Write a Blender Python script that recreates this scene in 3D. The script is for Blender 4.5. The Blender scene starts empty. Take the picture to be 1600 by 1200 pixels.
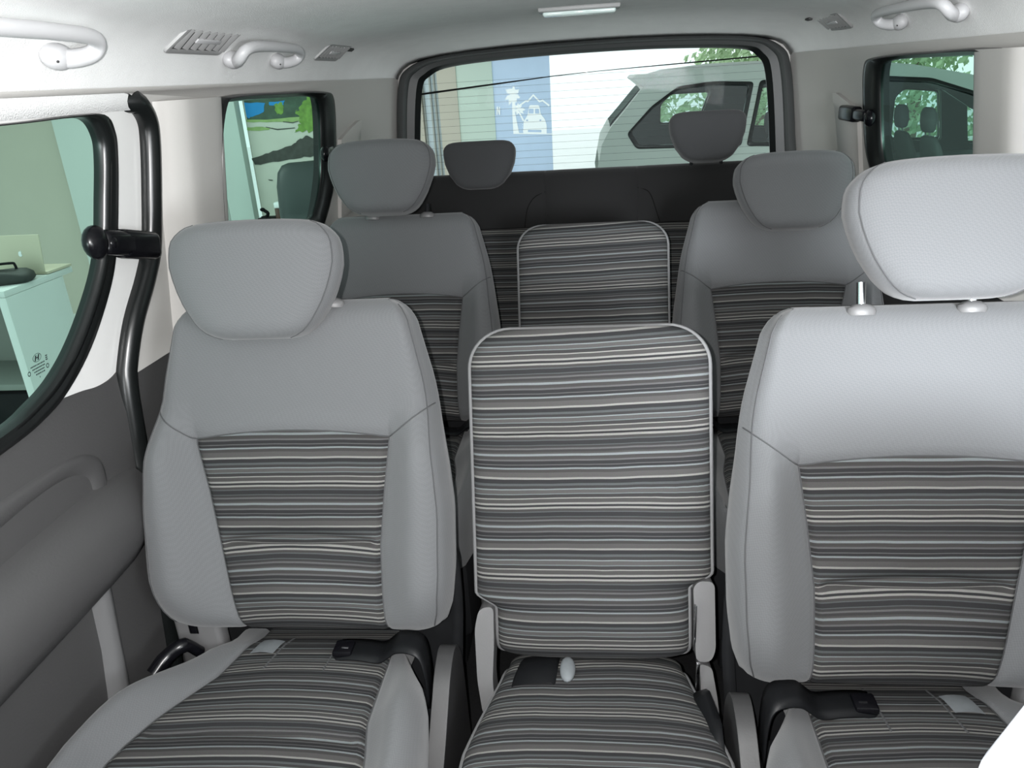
import bpy, bmesh, math, random
from mathutils import Vector, Matrix, noise
from mathutils.geometry import delaunay_2d_cdt

SC = bpy.context.scene
COL = SC.collection
R = math.radians

# ------------------------------------------------------------------ camera
cam_d = bpy.data.cameras.new('camera')
cam_d.sensor_width = 36.0
cam_d.lens = 27.0
cam_d.clip_start = 0.02
cam = bpy.data.objects.new('camera', cam_d)
COL.objects.link(cam)
yc = Vector((120 / 1200, 488 / 1200, -1.0)).normalized()
hz = Vector((math.cos(R(3.6)), math.sin(R(3.6)), 0.0))
zc = hz.cross(yc).normalized()
xc = yc.cross(zc)
cam.matrix_world = Matrix(((xc.x, xc.y, xc.z, 0.0), (yc.x, yc.y, yc.z, 0.0), (zc.x, zc.y, zc.z, 1.32), (0, 0, 0, 1)))
SC.camera = cam

# ------------------------------------------------------------------ world, lights, exposure
world = bpy.data.worlds.new('daylight')
SC.world = world
world.use_nodes = True
bg = world.node_tree.nodes['Background']
bg.inputs['Color'].default_value = (0.93, 0.98, 1.0, 1)
bg.inputs['Strength'].default_value = 1.3


def lamp(name, kind, loc, energy, color=(1, 1, 1), aim=None, **kw):
    d = bpy.data.lights.new(name, kind)
    d.energy = energy
    d.color = color
    for k, val in kw.items():
        setattr(d, k, val)
    o = bpy.data.objects.new(name, d)
    COL.objects.link(o)
    o.location = loc
    if aim:
        o.rotation_euler = (Vector(aim) - Vector(loc)).to_track_quat('-Z', 'Y').to_euler()
    return o


# the phone's own flash, two centimetres beside its lens
lamp('phone_flash', 'SPOT', (-0.02, -0.005, 1.33), 98.0, (1.0, 0.99, 0.98), (-0.08, 1.4, 1.22),
     spot_size=R(152), spot_blend=0.8, shadow_soft_size=0.003)
# daylight through the windscreen and the front door window behind the camera
lamp('front_door_daylight', 'AREA', (0.76, -0.30, 1.10), 22.0, (0.93, 0.97, 1.0), (-0.2, 1.0, 1.6),
     shape='RECTANGLE', size=0.55, size_y=0.38)
lamp('left_door_fill', 'AREA', (-0.76, -0.30, 1.10), 15.0, (0.95, 0.98, 1.0), (0.25, 1.0, 1.35),  # unseen fill lamp added to lift the right seats and right rear pillar
     shape='RECTANGLE', size=0.55, size_y=0.38)
lamp('bright_sky_ahead', 'AREA', (0.56, -1.0, 1.30), 6.8, (0.92, 0.96, 1.0), (0.52, 1.0, 0.86),
     shape='RECTANGLE', size=0.5, size_y=0.3, spread=R(34))
# ceiling lamps of the showroom on the left
lamp('showroom_lamp', 'AREA', (-3.0, 4.3, 2.3), 42.0, (1.0, 1.0, 0.97), (-3.1, 4.6, 0.0),
     shape='RECTANGLE', size=2.0, size_y=1.2)

SC.view_settings.view_transform = 'Standard'
SC.view_settings.look = 'None'
SC.view_settings.exposure = 0.0
SC.view_settings.gamma = 1.0
SC.view_settings.use_curve_mapping = False
SC.cycles.use_denoising = True
SC.cycles.max_bounces = 8
SC.cycles.transparent_max_bounces = 12
SC.cycles.sample_clamp_indirect = 6.0


# ------------------------------------------------------------------ materials
def new_mat(name):
    m = bpy.data.materials.new(name)
    m.use_nodes = True
    nt = m.node_tree
    b = nt.nodes['Principled BSDF']
    return m, nt, b


def add_bump(nt, b, height_socket, strength, dist):
    bp = nt.nodes.new('ShaderNodeBump')
    bp.inputs['Strength'].default_value = strength
    bp.inputs['Distance'].default_value = dist
    nt.links.new(height_socket, bp.inputs['Height'])
    nt.links.new(bp.outputs['Normal'], b.inputs['Normal'])


def pbr(name, col, rough=0.6, metal=0.0, spec=0.5, noise_scale=0, var=0.0, bump=0.0, coat=0.0, bump_scale=None):
    m, nt, b = new_mat(name)
    b.inputs['Base Color'].default_value = (*col, 1)
    b.inputs['Roughness'].default_value = rough
    b.inputs['Metallic'].default_value = metal
    b.inputs['Specular IOR Level'].default_value = spec
    b.inputs['Coat Weight'].default_value = coat
    if noise_scale:
        tc = nt.nodes.new('ShaderNodeTexCoord')
        n = nt.nodes.new('ShaderNodeTexNoise')
        n.inputs['Scale'].default_value = noise_scale
        n.inputs['Detail'].default_value = 4
        nt.links.new(tc.outputs['Object'], n.inputs['Vector'])
        if var:
            mx = nt.nodes.new('ShaderNodeMix')
            mx.data_type = 'RGBA'
            mx.inputs['A'].default_value = (*[c * (1 - var) for c in col], 1)
            mx.inputs['B'].default_value = (*[min(1, c * (1 + var)) for c in col], 1)
            nt.links.new(n.outputs['Fac'], mx.inputs['Factor'])
            nt.links.new(mx.outputs['Result'], b.inputs['Base Color'])
        if bump:
            n2 = n
            if bump_scale:
                n2 = nt.nodes.new('ShaderNodeTexNoise')
                n2.inputs['Scale'].default_value = bump_scale
                nt.links.new(tc.outputs['Object'], n2.inputs['Vector'])
            add_bump(nt, b, n2.outputs['Fac'], bump, 0.002)
    return m


def fabric_plain(name, col):
    m, nt, b = new_mat(name)
    b.inputs['Roughness'].default_value = 0.9
    b.inputs['Specular IOR Level'].default_value = 0.2
    b.inputs['Sheen Weight'].default_value = 0.15
    b.inputs['Sheen Roughness'].default_value = 0.5
    tc = nt.nodes.new('ShaderNodeTexCoord')
    mp = nt.nodes.new('ShaderNodeMapping')
    mp.inputs['Rotation'].default_value = (R(45), R(45), R(45))
    ck = nt.nodes.new('ShaderNodeTexChecker')
    ck.inputs['Scale'].default_value = 420
    ck.inputs['Color1'].default_value = (*[c * 0.95 for c in col], 1)
    ck.inputs['Color2'].default_value = (*[c * 1.05 for c in col], 1)
    n = nt.nodes.new('ShaderNodeTexNoise')
    n.inputs['Scale'].default_value = 900
    nt.links.new(tc.outputs['Object'], mp.inputs['Vector'])
    nt.links.new(mp.outputs['Vector'], ck.inputs['Vector'])
    nt.links.new(tc.outputs['Object'], n.inputs['Vector'])
    nt.links.new(ck.outputs['Color'], b.inputs['Base Color'])
    add_bump(nt, b, n.outputs['Fac'], 0.25, 0.0006)
    return m


def fabric_striped(name, period=0.118, seed=4, gain=1.0):
    rnd = random.Random(seed)
    m, nt, b = new_mat(name)
    b.inputs['Roughness'].default_value = 0.9
    b.inputs['Specular IOR Level'].default_value = 0.2
    uv = nt.nodes.new('ShaderNodeUVMap')
    sp = nt.nodes.new('ShaderNodeSeparateXYZ')
    nt.links.new(uv.outputs['UV'], sp.inputs['Vector'])
    # slow waviness of the weave
    nz = nt.nodes.new('ShaderNodeTexNoise')
    nz.inputs['Scale'].default_value = 9.0
    nt.links.new(uv.outputs['UV'], nz.inputs['Vector'])
    wv = nt.nodes.new('ShaderNodeMath')
    wv.operation = 'MULTIPLY_ADD'
    wv.inputs[1].default_value = 0.004
    nt.links.new(nz.outputs['Fac'], wv.inputs[0])
    nt.links.new(sp.outputs['Y'], wv.inputs[2])
    dv = nt.nodes.new('ShaderNodeMath')
    dv.operation = 'DIVIDE'
    dv.inputs[1].default_value = period
    nt.links.new(wv.outputs[0], dv.inputs[0])
    out = None
    dark = [(0.040, 0.040, 0.043), (0.058, 0.056, 0.057), (0.075, 0.070, 0.069), (0.092, 0.087, 0.085)]
    mid = [(0.12, 0.115, 0.112), (0.15, 0.15, 0.152), (0.11, 0.125, 0.128)]
    light = [(0.27, 0.31, 0.32), (0.36, 0.355, 0.33), (0.21, 0.25, 0.255)]
    fr = nt.nodes.new('ShaderNodeMath')
    fr.operation = 'FRACT'
    nt.links.new(dv.outputs[0], fr.inputs[0])
    rp = nt.nodes.new('ShaderNodeValToRGB')
    rp.color_ramp.interpolation = 'CONSTANT'
    els = rp.color_ramp.elements
    widths, cols = [], []
    while len(widths) < 31:
        k = len(widths) % 2
        if k == 0:
            widths.append(rnd.uniform(0.6, 1.5))
            cols.append(rnd.choice(dark + dark + mid))
        else:
            widths.append(rnd.uniform(0.35, 0.75))
            cols.append(rnd.choice(light + light + mid))
    tot = sum(widths)
    pos = 0.0
    for i, (w, c) in enumerate(zip(widths, cols)):
        e = els[i] if i < 2 else els.new(min(0.999, pos / tot))
        e.position = min(0.999, pos / tot)
        e.color = (*[x * gain for x in c], 1)
        pos += w
    nt.links.new(fr.outputs[0], rp.inputs['Fac'])
    # fine yarn speckle across the stripes
    ns = nt.nodes.new('ShaderNodeTexNoise')
    ns.inputs['Scale'].default_value = 700
    nt.links.new(uv.outputs['UV'], ns.inputs['Vector'])
    mx = nt.nodes.new('ShaderNodeMix')
    mx.data_type = 'RGBA'
    mx.blend_type = 'OVERLAY'
    mx.inputs['Factor'].default_value = 0.25
    nt.links.new(rp.outputs['Color'], mx.inputs['A'])
    nt.links.new(ns.outputs['Color'], mx.inputs['B'])
    hs = nt.nodes.new('ShaderNodeHueSaturation')
    hs.inputs['Saturation'].default_value = 0.75
    nt.links.new(mx.outputs['Result'], hs.inputs['Color'])
    nt.links.new(hs.outputs['Color'], b.inputs['Base Color'])
    add_bump(nt, b, rp.outputs['Color'], 0.25, 0.0012)
    return m


def glass(name, tint, gloss=0.06):
    m = bpy.data.materials.new(name)
    m.use_nodes = True
    nt = m.node_tree
    nt.nodes.clear()
    out = nt.nodes.new('ShaderNodeOutputMaterial')
    tr = nt.nodes.new('ShaderNodeBsdfTransparent')
    tr.inputs['Color'].default_value = (*tint, 1)
    gl = nt.nodes.new('ShaderNodeBsdfGlossy')
    gl.inputs['Roughness'].default_value = 0.02
    mx = nt.nodes.new('ShaderNodeMixShader')
    mx.inputs['Fac'].default_value = gloss
    nt.links.new(tr.outputs[0], mx.inputs[1])
    nt.links.new(gl.outputs[0], mx.inputs[2])
    nt.links.new(mx.outputs[0], out.inputs['Surface'])
    return m


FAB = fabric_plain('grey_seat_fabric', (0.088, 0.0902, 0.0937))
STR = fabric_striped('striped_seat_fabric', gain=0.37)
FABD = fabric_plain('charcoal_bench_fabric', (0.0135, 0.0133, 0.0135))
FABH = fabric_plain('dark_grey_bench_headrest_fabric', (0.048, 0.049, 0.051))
MGP = pbr('mid_grey_seat_plastic', (0.029, 0.0287, 0.0293), 0.45, noise_scale=300, bump=0.08)
WEB = pbr('black_belt_webbing', (0.004, 0.0043, 0.005), 0.5, spec=0.2, noise_scale=60, var=0.2)
SEAM = pbr('dark_seam_thread', (0.043, 0.044, 0.046), 0.9)
PIPE = pbr('grey_piping', (0.10, 0.10, 0.102), 0.8)
SHELL = pbr('charcoal_seat_shell', (0.008, 0.0085, 0.0095), 0.8, spec=0.15, noise_scale=40, var=0.2)
LGP = pbr('light_grey_plastic', (0.098, 0.097, 0.098), 0.5, noise_scale=300, bump=0.08)
DGP = pbr('dark_grey_door_plastic', (0.048, 0.0474, 0.048), 0.5, noise_scale=260, bump=0.12)
PIL = pbr('warm_grey_pillar_plastic', (0.46, 0.448, 0.43), 0.5, noise_scale=220, bump=0.08)
TGF = pbr('dark_grey_tailgate_plastic', (0.045, 0.048, 0.048), 0.5, noise_scale=260, bump=0.1)
HEAD = pbr('grey_headliner_felt', (0.80, 0.805, 0.80), 0.95, spec=0.1, noise_scale=14, var=0.06, bump=0.5, bump_scale=500)
RUB = pbr('black_rubber', (0.006, 0.007, 0.007), 0.28, spec=0.4)
BLK = pbr('gloss_black_plastic', (0.003, 0.003, 0.004), 0.25, spec=0.25)
WPT = pbr('white_door_paint', (0.70, 0.70, 0.69), 0.22, coat=0.3)
HND = pbr('pale_grey_handle_plastic', (0.50, 0.50, 0.51), 0.4)
VNT = pbr('grey_vent_plastic', (0.30, 0.30, 0.30), 0.45)
VDK = pbr('vent_slot_dark', (0.03, 0.03, 0.03), 0.6)
CHR = pbr('chrome', (0.8, 0.8, 0.82), 0.12, 1.0)
TAG = pbr('pale_grey_cloth_tag', (0.12, 0.131, 0.138), 0.85, noise_scale=80, var=0.15)
CARP = pbr('charcoal_floor_carpet', (0.010, 0.010, 0.0105), 0.95, spec=0.1, noise_scale=150, var=0.4, bump=0.4)
LENS = pbr('clear_lamp_lens', (0.62, 0.72, 0.70), 0.08, spec=0.8, coat=0.5)
WCOV = pbr('white_front_seat_cover', (0.55, 0.56, 0.60), 0.8)
GL_SIDE = glass('green_tinted_side_glass', (0.56, 0.80, 0.72), 0.02)
GL_REAR = glass('pale_tinted_rear_glass', (0.88, 0.97, 0.95), 0.002)
GL_CAR = glass('clear_car_glass', (0.75, 0.85, 0.83), 0.06)
INK = pbr('black_glass_print', (0.01, 0.02, 0.02), 0.6)


# ------------------------------------------------------------------ geometry helpers
class MB:
    def __init__(self):
        self.v, self.f, self.m, self.uv = [], [], [], []

    def vert(self, p, uv=(0, 0)):
        self.v.append(tuple(p))
        self.uv.append(uv)
        return len(self.v) - 1

    def face(self, idx, m=0):
        self.f.append(tuple(idx))
        self.m.append(m)

    def grid(self, rows, mat=0, closed=False, uvs=None, cap0=False, cap1=False):
        """rows: list of equal-length point lists; mat an int or mat(i, j)"""
        n = len(rows[0])
        base = []
        for i, r in enumerate(rows):
            base.append([self.vert(p, uvs[i][j] if uvs else (0, 0)) for j, p in enumerate(r)])
        for i in range(len(rows) - 1):
            for j in range(n if closed else n - 1):
                k = (j + 1) % n
                mm = mat(i, j) if callable(mat) else mat
                self.face((base[i][j], base[i][k], base[i + 1][k], base[i + 1][j]), mm)
        if cap0:
            self.face(list(reversed(base[0])), mat if not callable(mat) else 0)
        if cap1:
            self.face(base[-1], mat if not callable(mat) else 0)
        return base

    def tube(self, path, r, n=8, closed=False, m=0, flat=1.0, up=None):
        pts = [Vector(p) for p in path]
        N = len(pts)
        rows = []
        prev = None
        for i, p in enumerate(pts):
            if closed:
                t = pts[(i + 1) % N] - pts[i - 1]
            else:
                t = pts[min(i + 1, N - 1)] - pts[max(i - 1, 0)]
            t.normalize()
            a = Vector(up) if up else (prev if prev else (Vector((0, 0, 1)) if abs(t.z) < 0.9 else Vector((1, 0, 0))))
            s = t.cross(a)
            if s.length < 1e-6:
                s = t.orthogonal()
            s.normalize()
            u = s.cross(t).normalized()
            prev = u
            rr = r[i] if isinstance(r, (list, tuple)) else r
            rows.append([p + s * (math.cos(2 * math.pi * k / n) * rr) + u * (math.sin(2 * math.pi * k / n) * rr * flat) for k in range(n)])
        if closed:
            rows.append(rows[0])
        self.grid(rows, m, closed=True, cap0=not closed, cap1=not closed)

    def box(self, c, s, bev=0.0, m=0, rot=None, seg=2):
        bm = bmesh.new()
        bmesh.ops.create_cube(bm, size=1.0)
        for v in bm.verts:
            v.co = Vector((v.co.x * s[0], v.co.y * s[1], v.co.z * s[2]))
        if bev:
            bmesh.ops.bevel(bm, geom=list(bm.edges), offset=bev, segments=seg, affect='EDGES', profile=0.5)
        M = (rot.to_matrix() if hasattr(rot, 'to_matrix') else rot) if rot else Matrix.Identity(3)
        self.from_bm(bm, lambda p: M @ p + Vector(c), m)

    def from_bm(self, bm, fn=lambda p: p, m=0):
        bm.verts.index_update()
        o = len(self.v)
        for v in bm.verts:
            self.vert(fn(v.co.copy()))
        for f in bm.faces:
            self.face([o + v.index for v in f.verts], m)
        bm.free()

    def ball(self, c, s, m=0, u=16, w=10):
        bm = bmesh.new()
        bmesh.ops.create_uvsphere(bm, u_segments=u, v_segments=w, radius=1.0)
        self.from_bm(bm, lambda p: Vector((p.x * s[0] + c[0], p.y * s[1] + c[1], p.z * s[2] + c[2])), m)

    def sheet(self, outer, holes, to3d, m=0, grid=0.0, thick=None, lines=(), edge=None):
        """flat polygon with holes in 2D, mapped by to3d(a, b, depth); thick gives it real depth"""
        pts = [Vector(p) for p in outer]
        faces = [list(range(len(pts)))]
        edges = []
        for h in holes:
            k = len(pts)
            pts += [Vector(p) for p in h]
            faces.append(list(range(k, len(pts))))
        for ln in lines:
            k = len(pts)
            pts += [Vector(p) for p in ln]
            edges += [(k + i, k + i + 1) for i in range(len(ln) - 1)]
        if grid:
            x0, x1 = min(p[0] for p in outer), max(p[0] for p in outer)
            y0, y1 = min(p[1] for p in outer), max(p[1] for p in outer)
            a = x0 + grid / 2
            while a < x1:
                b = y0 + grid / 2
                while b < y1:
                    pts.append(Vector((a, b)))
                    b += grid
                a += grid
        vs, es, fs, *_ = delaunay_2d_cdt(pts, edges, faces, 2, 1e-6)
        layers = [0.0] if thick is None else [0.0, thick]
        offs = []
        for d in layers:
            offs.append(len(self.v))
            for p in vs:
                self.vert(to3d(p.x, p.y, d), (p.x, p.y))
        for q, o in enumerate(offs):
            for f in fs:
                cc = sum((vs[i] for i in f), Vector((0, 0))) / len(f)
                mm = m(cc.x, cc.y) if callable(m) else m
                idx = [o + i for i in f]
                self.face(idx if q == 0 else list(reversed(idx)), mm)
        if thick is not None:
            cnt = {}
            for f in fs:
                for i in range(len(f)):
                    e = (f[i], f[(i + 1) % len(f)])
                    cnt[e] = 1
            for (a, b) in list(cnt):
                if (b, a) not in cnt:
                    mm = edge if edge is not None else (m(vs[a].x, vs[a].y) if callable(m) else m)
                    self.face((offs[0] + b, offs[0] + a, offs[1] + a, offs[1] + b), mm)

    def build(self, name, mats, parent=None, smooth=True, angle=38, recalc=True):
        me = bpy.data.meshes.new(name)
        me.from_pydata(self.v, [], self.f)
        mats = mats if isinstance(mats, (list, tuple)) else [mats]
        for mt in mats:
            me.materials.append(mt)
        me.polygons.foreach_set('material_index', self.m)
        ul = me.uv_layers.new(name='UVMap')
        for lp in me.loops:
            ul.data[lp.index].uv = self.uv[lp.vertex_index]
        if recalc:
            bm = bmesh.new()
            bm.from_mesh(me)
            bmesh.ops.recalc_face_normals(bm, faces=bm.faces)
            bm.to_mesh(me)
            bm.free()
        if smooth:
            me.polygons.foreach_set('use_smooth', [True] * len(me.polygons))
            me.set_sharp_from_angle(angle=R(angle))
        me.update()
        o = bpy.data.objects.new(name, me)
        COL.objects.link(o)
        if parent:
            o.parent = parent
        return o


def tag(o, label=None, cat=None, group=None, kind=None):
    if label:
        o['label'] = label
    if cat:
        o['category'] = cat
    if group:
        o['group'] = group
    if kind:
        o['kind'] = kind
    return o


def thing(name, label, cat, loc=(0, 0, 0), group=None, kind=None, rz=0.0):
    o = bpy.data.objects.new(name, None)
    o.empty_display_size = 0.1
    COL.objects.link(o)
    o.location = loc
    o.rotation_euler = (0, 0, rz)
    return tag(o, label, cat, group, kind)


def lerp(tab, x):
    if x <= tab[0][0]:
        return tab[0][1]
    for (a, p), (b, q) in zip(tab, tab[1:]):
        if x <= b:
            t = (x - a) / (b - a)
            t2 = t * t * (3 - 2 * t) if len(tab) < 4 else t
            return p + (q - p) * t2
    return tab[-1][1]


def catmull(pts, n=6, closed=False):
    out = []
    P = [Vector(p) for p in pts]
    N = len(P)
    rng = range(N) if closed else range(N - 1)
    for i in rng:
        p0 = P[(i - 1) % N] if closed or i > 0 else P[0] * 2 - P[1]
        p1, p2 = P[i], P[(i + 1) % N]
        p3 = P[(i + 2) % N] if closed or i + 2 < N else P[-1] * 2 - P[-2]
        for k in range(n):
            t = k / n
            out.append(0.5 * ((2 * p1) + (p2 - p0) * t + (2 * p0 - 5 * p1 + 4 * p2 - p3) * t * t + (3 * p1 - p0 - 3 * p2 + p3) * t ** 3))
    if not closed:
        out.append(P[-1])
    return out


def smooth(e0, e1, x):
    t = max(0.0, min(1.0, (x - e0) / (e1 - e0)))
    return t * t * (3 - 2 * t)


def round_poly(pts, r, seg=5):
    out = []
    n = len(pts)
    for i in range(n):
        p, a, b = Vector(pts[i]), Vector(pts[i - 1]), Vector(pts[(i + 1) % n])
        rr = min(r[i] if isinstance(r, (list, tuple)) else r, (a - p).length * 0.49, (b - p).length * 0.49)
        s, e = p + (a - p).normalized() * rr, p + (b - p).normalized() * rr
        for k in range(seg + 1):
            t = k / seg
            out.append(tuple(s * (1 - t) ** 2 + p * 2 * t * (1 - t) + e * t * t))
    return out


# ------------------------------------------------------------------ the van body (setting)
def xw(Y, z):
    x = 0.82 - (0.06 * (z - 0.88) / 0.42 if z > 0.88 else 0.0)
    if Y > 2.35:
        x -= 0.055 * ((Y - 2.35) / 0.65) ** 2
    return x


def side3(s, off=0.0):
    return lambda Y, z, d=0.0: (s * (xw(Y, z) - off + d), Y, z)


QW = catmull([(1.60, 1.29), (1.66, 1.306), (1.9, 1.306), (2.17, 1.302), (2.235, 1.28), (2.25, 1.2), (2.245, 1.08),
              (2.19, 1.0), (2.12, 0.975), (1.8, 0.968), (1.60, 0.975), (1.565, 1.03), (1.565, 1.2)], 5, True)
QW = [tuple(p) for p in QW]
QWH = [(Y + (0.055 * smooth(2.05, 2.2, Y) if Y > 2.0 else -0.012 * smooth(1.75, 1.6, Y)), z + (0.008 * smooth(1.2, 1.3, z) - 0.03 * smooth(1.06, 0.98, z))) for Y, z in QW]
# door aperture (inside the rubber seal)
DOORLOOP = [(1.0, 1.345), (1.2, 1.345), (1.272, 1.337), (1.316, 1.318), (1.343, 1.29), (1.347, 1.25), (1.336, 1.167), (1.318, 1.075),
            (1.287, 1.02), (1.235, 0.955), (1.203, 0.89), (1.188, 0.84), (1.176, 0.76), (1.160, 0.65), (1.14, 0.5), (1.10, 0.25), (1.05, 0.06)]
DOORS = [tuple(p) for p in catmull(DOORLOOP, 5)]
APER = [(Y, min(z, 1.332)) for Y, z in DOORS] + [(0.02, 0.06), (0.02, 1.332)]
APER = [p for i, p in enumerate(APER) if i == 0 or (Vector(p) - Vector(APER[i - 1])).length > 1e-4]
FRONTW = round_poly([(-0.95, 0.92), (-0.12, 0.92), (-0.12, 1.29), (-0.6, 1.29)], 0.05)
SLIDEW = round_poly([(0.10, 0.92), (1.12, 0.92), (1.18, 1.10), (1.18, 1.30), (0.10, 1.30)], 0.06)


def body_side(s, name, holes, aperture=None):
    """lower dark lining and upper pale lining meet at the belt line"""
    ZB = 0.865
    b = MB()
    lo = [(-1.3, 0.0), (3.0, 0.0), (3.0, ZB)]
    hi = [(3.0, ZB), (3.0, 1.34), (2.6, 1.34), (-0.55, 1.34), (-1.3, 0.95), (-1.3, ZB)]
    if aperture:
        k = next(i for i, p in enumerate(aperture) if p[1] < ZB)
        a, c = Vector(aperture[k - 1]), Vector(aperture[k])
        x = tuple(a.lerp(c, (a.y - ZB) / (a.y - c.y)))
        lo += [x] + aperture[k:-1] + [(0.02, ZB)]
        hi += [(0.02, ZB), (0.02, 1.332)] + aperture[:k] + [x]
    lo += [(-1.3, ZB)]
    b.sheet(lo, [], side3(s), 1, grid=0.09, thick=0.035)
    b.sheet(hi, holes, side3(s), 0, grid=0.09, thick=0.035, edge=2)
    o = b.build(name, [PIL, DGP, RUB], smooth=True, angle=50)
    return tag(o, kind='structure')


body_side(-1, 'wall_left', [QWH, FRONTW], APER)
body_side(1, 'wall_right', [QWH, SLIDEW, FRONTW])

# headliner
prof = [(1.0, 1.305), (0.994, 1.335), (0.98, 1.368), (0.955, 1.398), (0.915, 1.422), (0.85, 1.440), (0.74, 1.454), (0.58, 1.466), (0.4, 1.474), (0.2, 1.479), (0.0, 1.48)]
full = [(-a, z) for a, z in prof] + [(a, z) for a, z in reversed(prof[:-1])]
rows = []
ys = [-0.75, -0.4, 0, 0.4, 0.8, 1.2, 1.5, 1.8, 2.1, 2.3, 2.45, 2.6, 2.7, 2.8, 2.88, 2.95, 3.0]


def head_z(z, Y):
    return z - (0.06 * max(0, (Y - 2.5) / 0.5) ** 2) * (z - 1.305) / 0.175 - 0.012 * max(0.0, (0.9 - Y)) * 0


for Y in ys:
    rows.append([(a * (xw(Y, 1.305) + 0.004), Y, head_z(z, Y)) for a, z in full])
b = MB()
b.grid(rows, 0)
o = b.build('ceiling', HEAD, smooth=True, angle=80)
sm = o.modifiers.new('thickness', 'SOLIDIFY')
sm.thickness = 0.03
sm.offset = 1.0
tag(o, kind='structure')
me = o.data
up = sum(p.normal.z for p in me.polygons)
sm.offset = 1.0 if up > 0 else -1.0

# floor, dashboard bulkhead, back wall
b = MB()
b.box((0, 0.9, -0.02), (1.66, 4.4, 0.04))
tag(b.build('floor', CARP), kind='structure')
b = MB()
b.box((0, -1.2, 0.45), (1.62, 0.12, 0.9), 0.03)
tag(b.build('wall_front', DGP), kind='structure')

RGL = [tuple(p) for p in catmull([(-0.664, 0.95), (-0.664, 1.07), (-0.634, 1.295), (-0.597, 1.348), (-0.51, 1.376), (-0.274, 1.39), (0.024, 1.394),
                                  (0.294, 1.39), (0.54, 1.374), (0.607, 1.345), (0.64, 1.28), (0.668, 1.05), (0.668, 0.95), (0.6, 0.90), (0.0, 0.885), (-0.6, 0.90)], 5, True)]
ROUT = [tuple(p) for p in catmull([(-0.74, 0.95), (-0.731, 1.07), (-0.703, 1.30), (-0.655, 1.372), (-0.53, 1.406), (-0.274, 1.42), (0.024, 1.424),
                                   (0.294, 1.42), (0.55, 1.404), (0.663, 1.366), (0.705, 1.29), (0.735, 1.07), (0.742, 0.95), (0.66, 0.85), (0.0, 0.83), (-0.66, 0.85)], 5, True)]
b = MB()
b.sheet([(-0.78, 0.0), (0.78, 0.0), (0.78, 1.34), (0.66, 1.43), (0.0, 1.46), (-0.66, 1.43), (-0.78, 1.34)], [RGL], lambda x, z, d: (x, 3.0 + d, z),
        lambda x, z: 0 if z > 0.86 else 1, thick=0.04, lines=[])
tag(b.build('wall_back', [PIL, DGP], angle=30), kind='structure')

# rear window: frame, pane, heating lines, aerial wire
w1 = thing('window_1', 'wide rear tailgate window with dark grey frame and fine heating lines', None, (0, 3.0, 0.9), kind='structure')


def ring(b, outer, inner, steps, to3d, m=0):
    rows = []
    for (t, d) in steps:
        rows.append([to3d(o[0] + (i[0] - o[0]) * t, o[1] + (i[1] - o[1]) * t, d) for o, i in zip(outer, inner)])
    b.grid(rows, m, closed=True)


b = MB()
ring(b, ROUT, RGL, [(0, 0.0), (0.02, -0.02), (0.12, -0.034), (0.42, -0.040), (0.52, -0.03), (0.58, -0.018), (1.0, -0.012)], lambda x, z, d: (x, d - 0.0, z - 0.9), 0)
b.build('window_frame', TGF, w1, angle=50)
b = MB()
big = [(x + (0 - x) * -0.0, z) for x, z in RGL]
inn = [(x * 0.972, 1.15 + (z - 1.15) * 0.955) for x, z in RGL]
ring(b, RGL, inn, [(0, -0.0125), (0.5, -0.004), (1, 0.004), (1, 0.009), (0, 0.012)], lambda x, z, d: (x, d, z - 0.9))
b.build('window_gasket', RUB, w1)
b = MB()
b.sheet(RGL, [], lambda x, z, d: (x, 0.010 + d, z - 0.9))
b.build('window_pane', GL_REAR, w1)
b = MB()
for k in range(15):
    z = 0.955 + k * 0.0255
    hwid = 0.64 - max(0, z - 1.05) * 0.09
    b.box((0, 0.0085, z - 0.9), (2 * hwid, 0.001, 0.0007))
b.build('heating_lines', INK, w1, smooth=False)
b = MB()
b.tube([(-0.645, 0.003, 0.377), (-0.385, 0.003, 0.395), (-0.125, 0.003, 0.413), (0.03, 0.003, 0.420), (0.17, 0.003, 0.424), (0.40, 0.003, 0.430), (0.615, 0.003, 0.436)],
       [0.0042, 0.0036, 0.0018, 0.0012, 0.0018, 0.0028, 0.0028], 6)
b.build('aerial_wire', RUB, w1)


# quarter windows, one each side: gasket, pane, latch
def quarter(s, name, label):
    w = thing(name, label, None, (0, 0, 0), kind='structure')
    t3 = lambda Y, z, d: (s * (xw(Y, z) + d), Y, z)
    n = len(QW)
    # wide black band on the rear and lower edges, a thin lip elsewhere
    out = []
    for (Y, z) in QW:
        k = smooth(2.12, 2.24, Y) * 0.105 + (1 - smooth(2.12, 2.24, Y)) * 0.003
        kz = 0.055 * smooth(1.05, 0.97, z) + 0.012 * smooth(1.25, 1.30, z)
        out.append((Y + k * (1 if Y > 2.1 else -1) * (1 if Y > 2.12 or Y < 1.62 else 0), z + (kz if z > 1.2 else -kz)))
    b = MB()
    qin = [(1.9 + (Y - 1.9) * 0.998, 1.14 + (z - 1.14) * 0.997) for Y, z in QW]
    ring(b, out, qin, [(0, 0.0), (0.03, -0.014), (0.2, -0.026), (0.45, -0.028), (0.7, -0.020), (0.9, -0.016), (1, -0.008), (1, 0.003)], t3)
    b.build('window_gasket', RUB, w, angle=60)
    b = MB()
    b.sheet(QW, [], lambda Y, z, d: (s * (xw(Y, z) - 0.006), Y, z), grid=0.15)
    b.build('window_pane', GL_SIDE, w)
    return w


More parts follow.
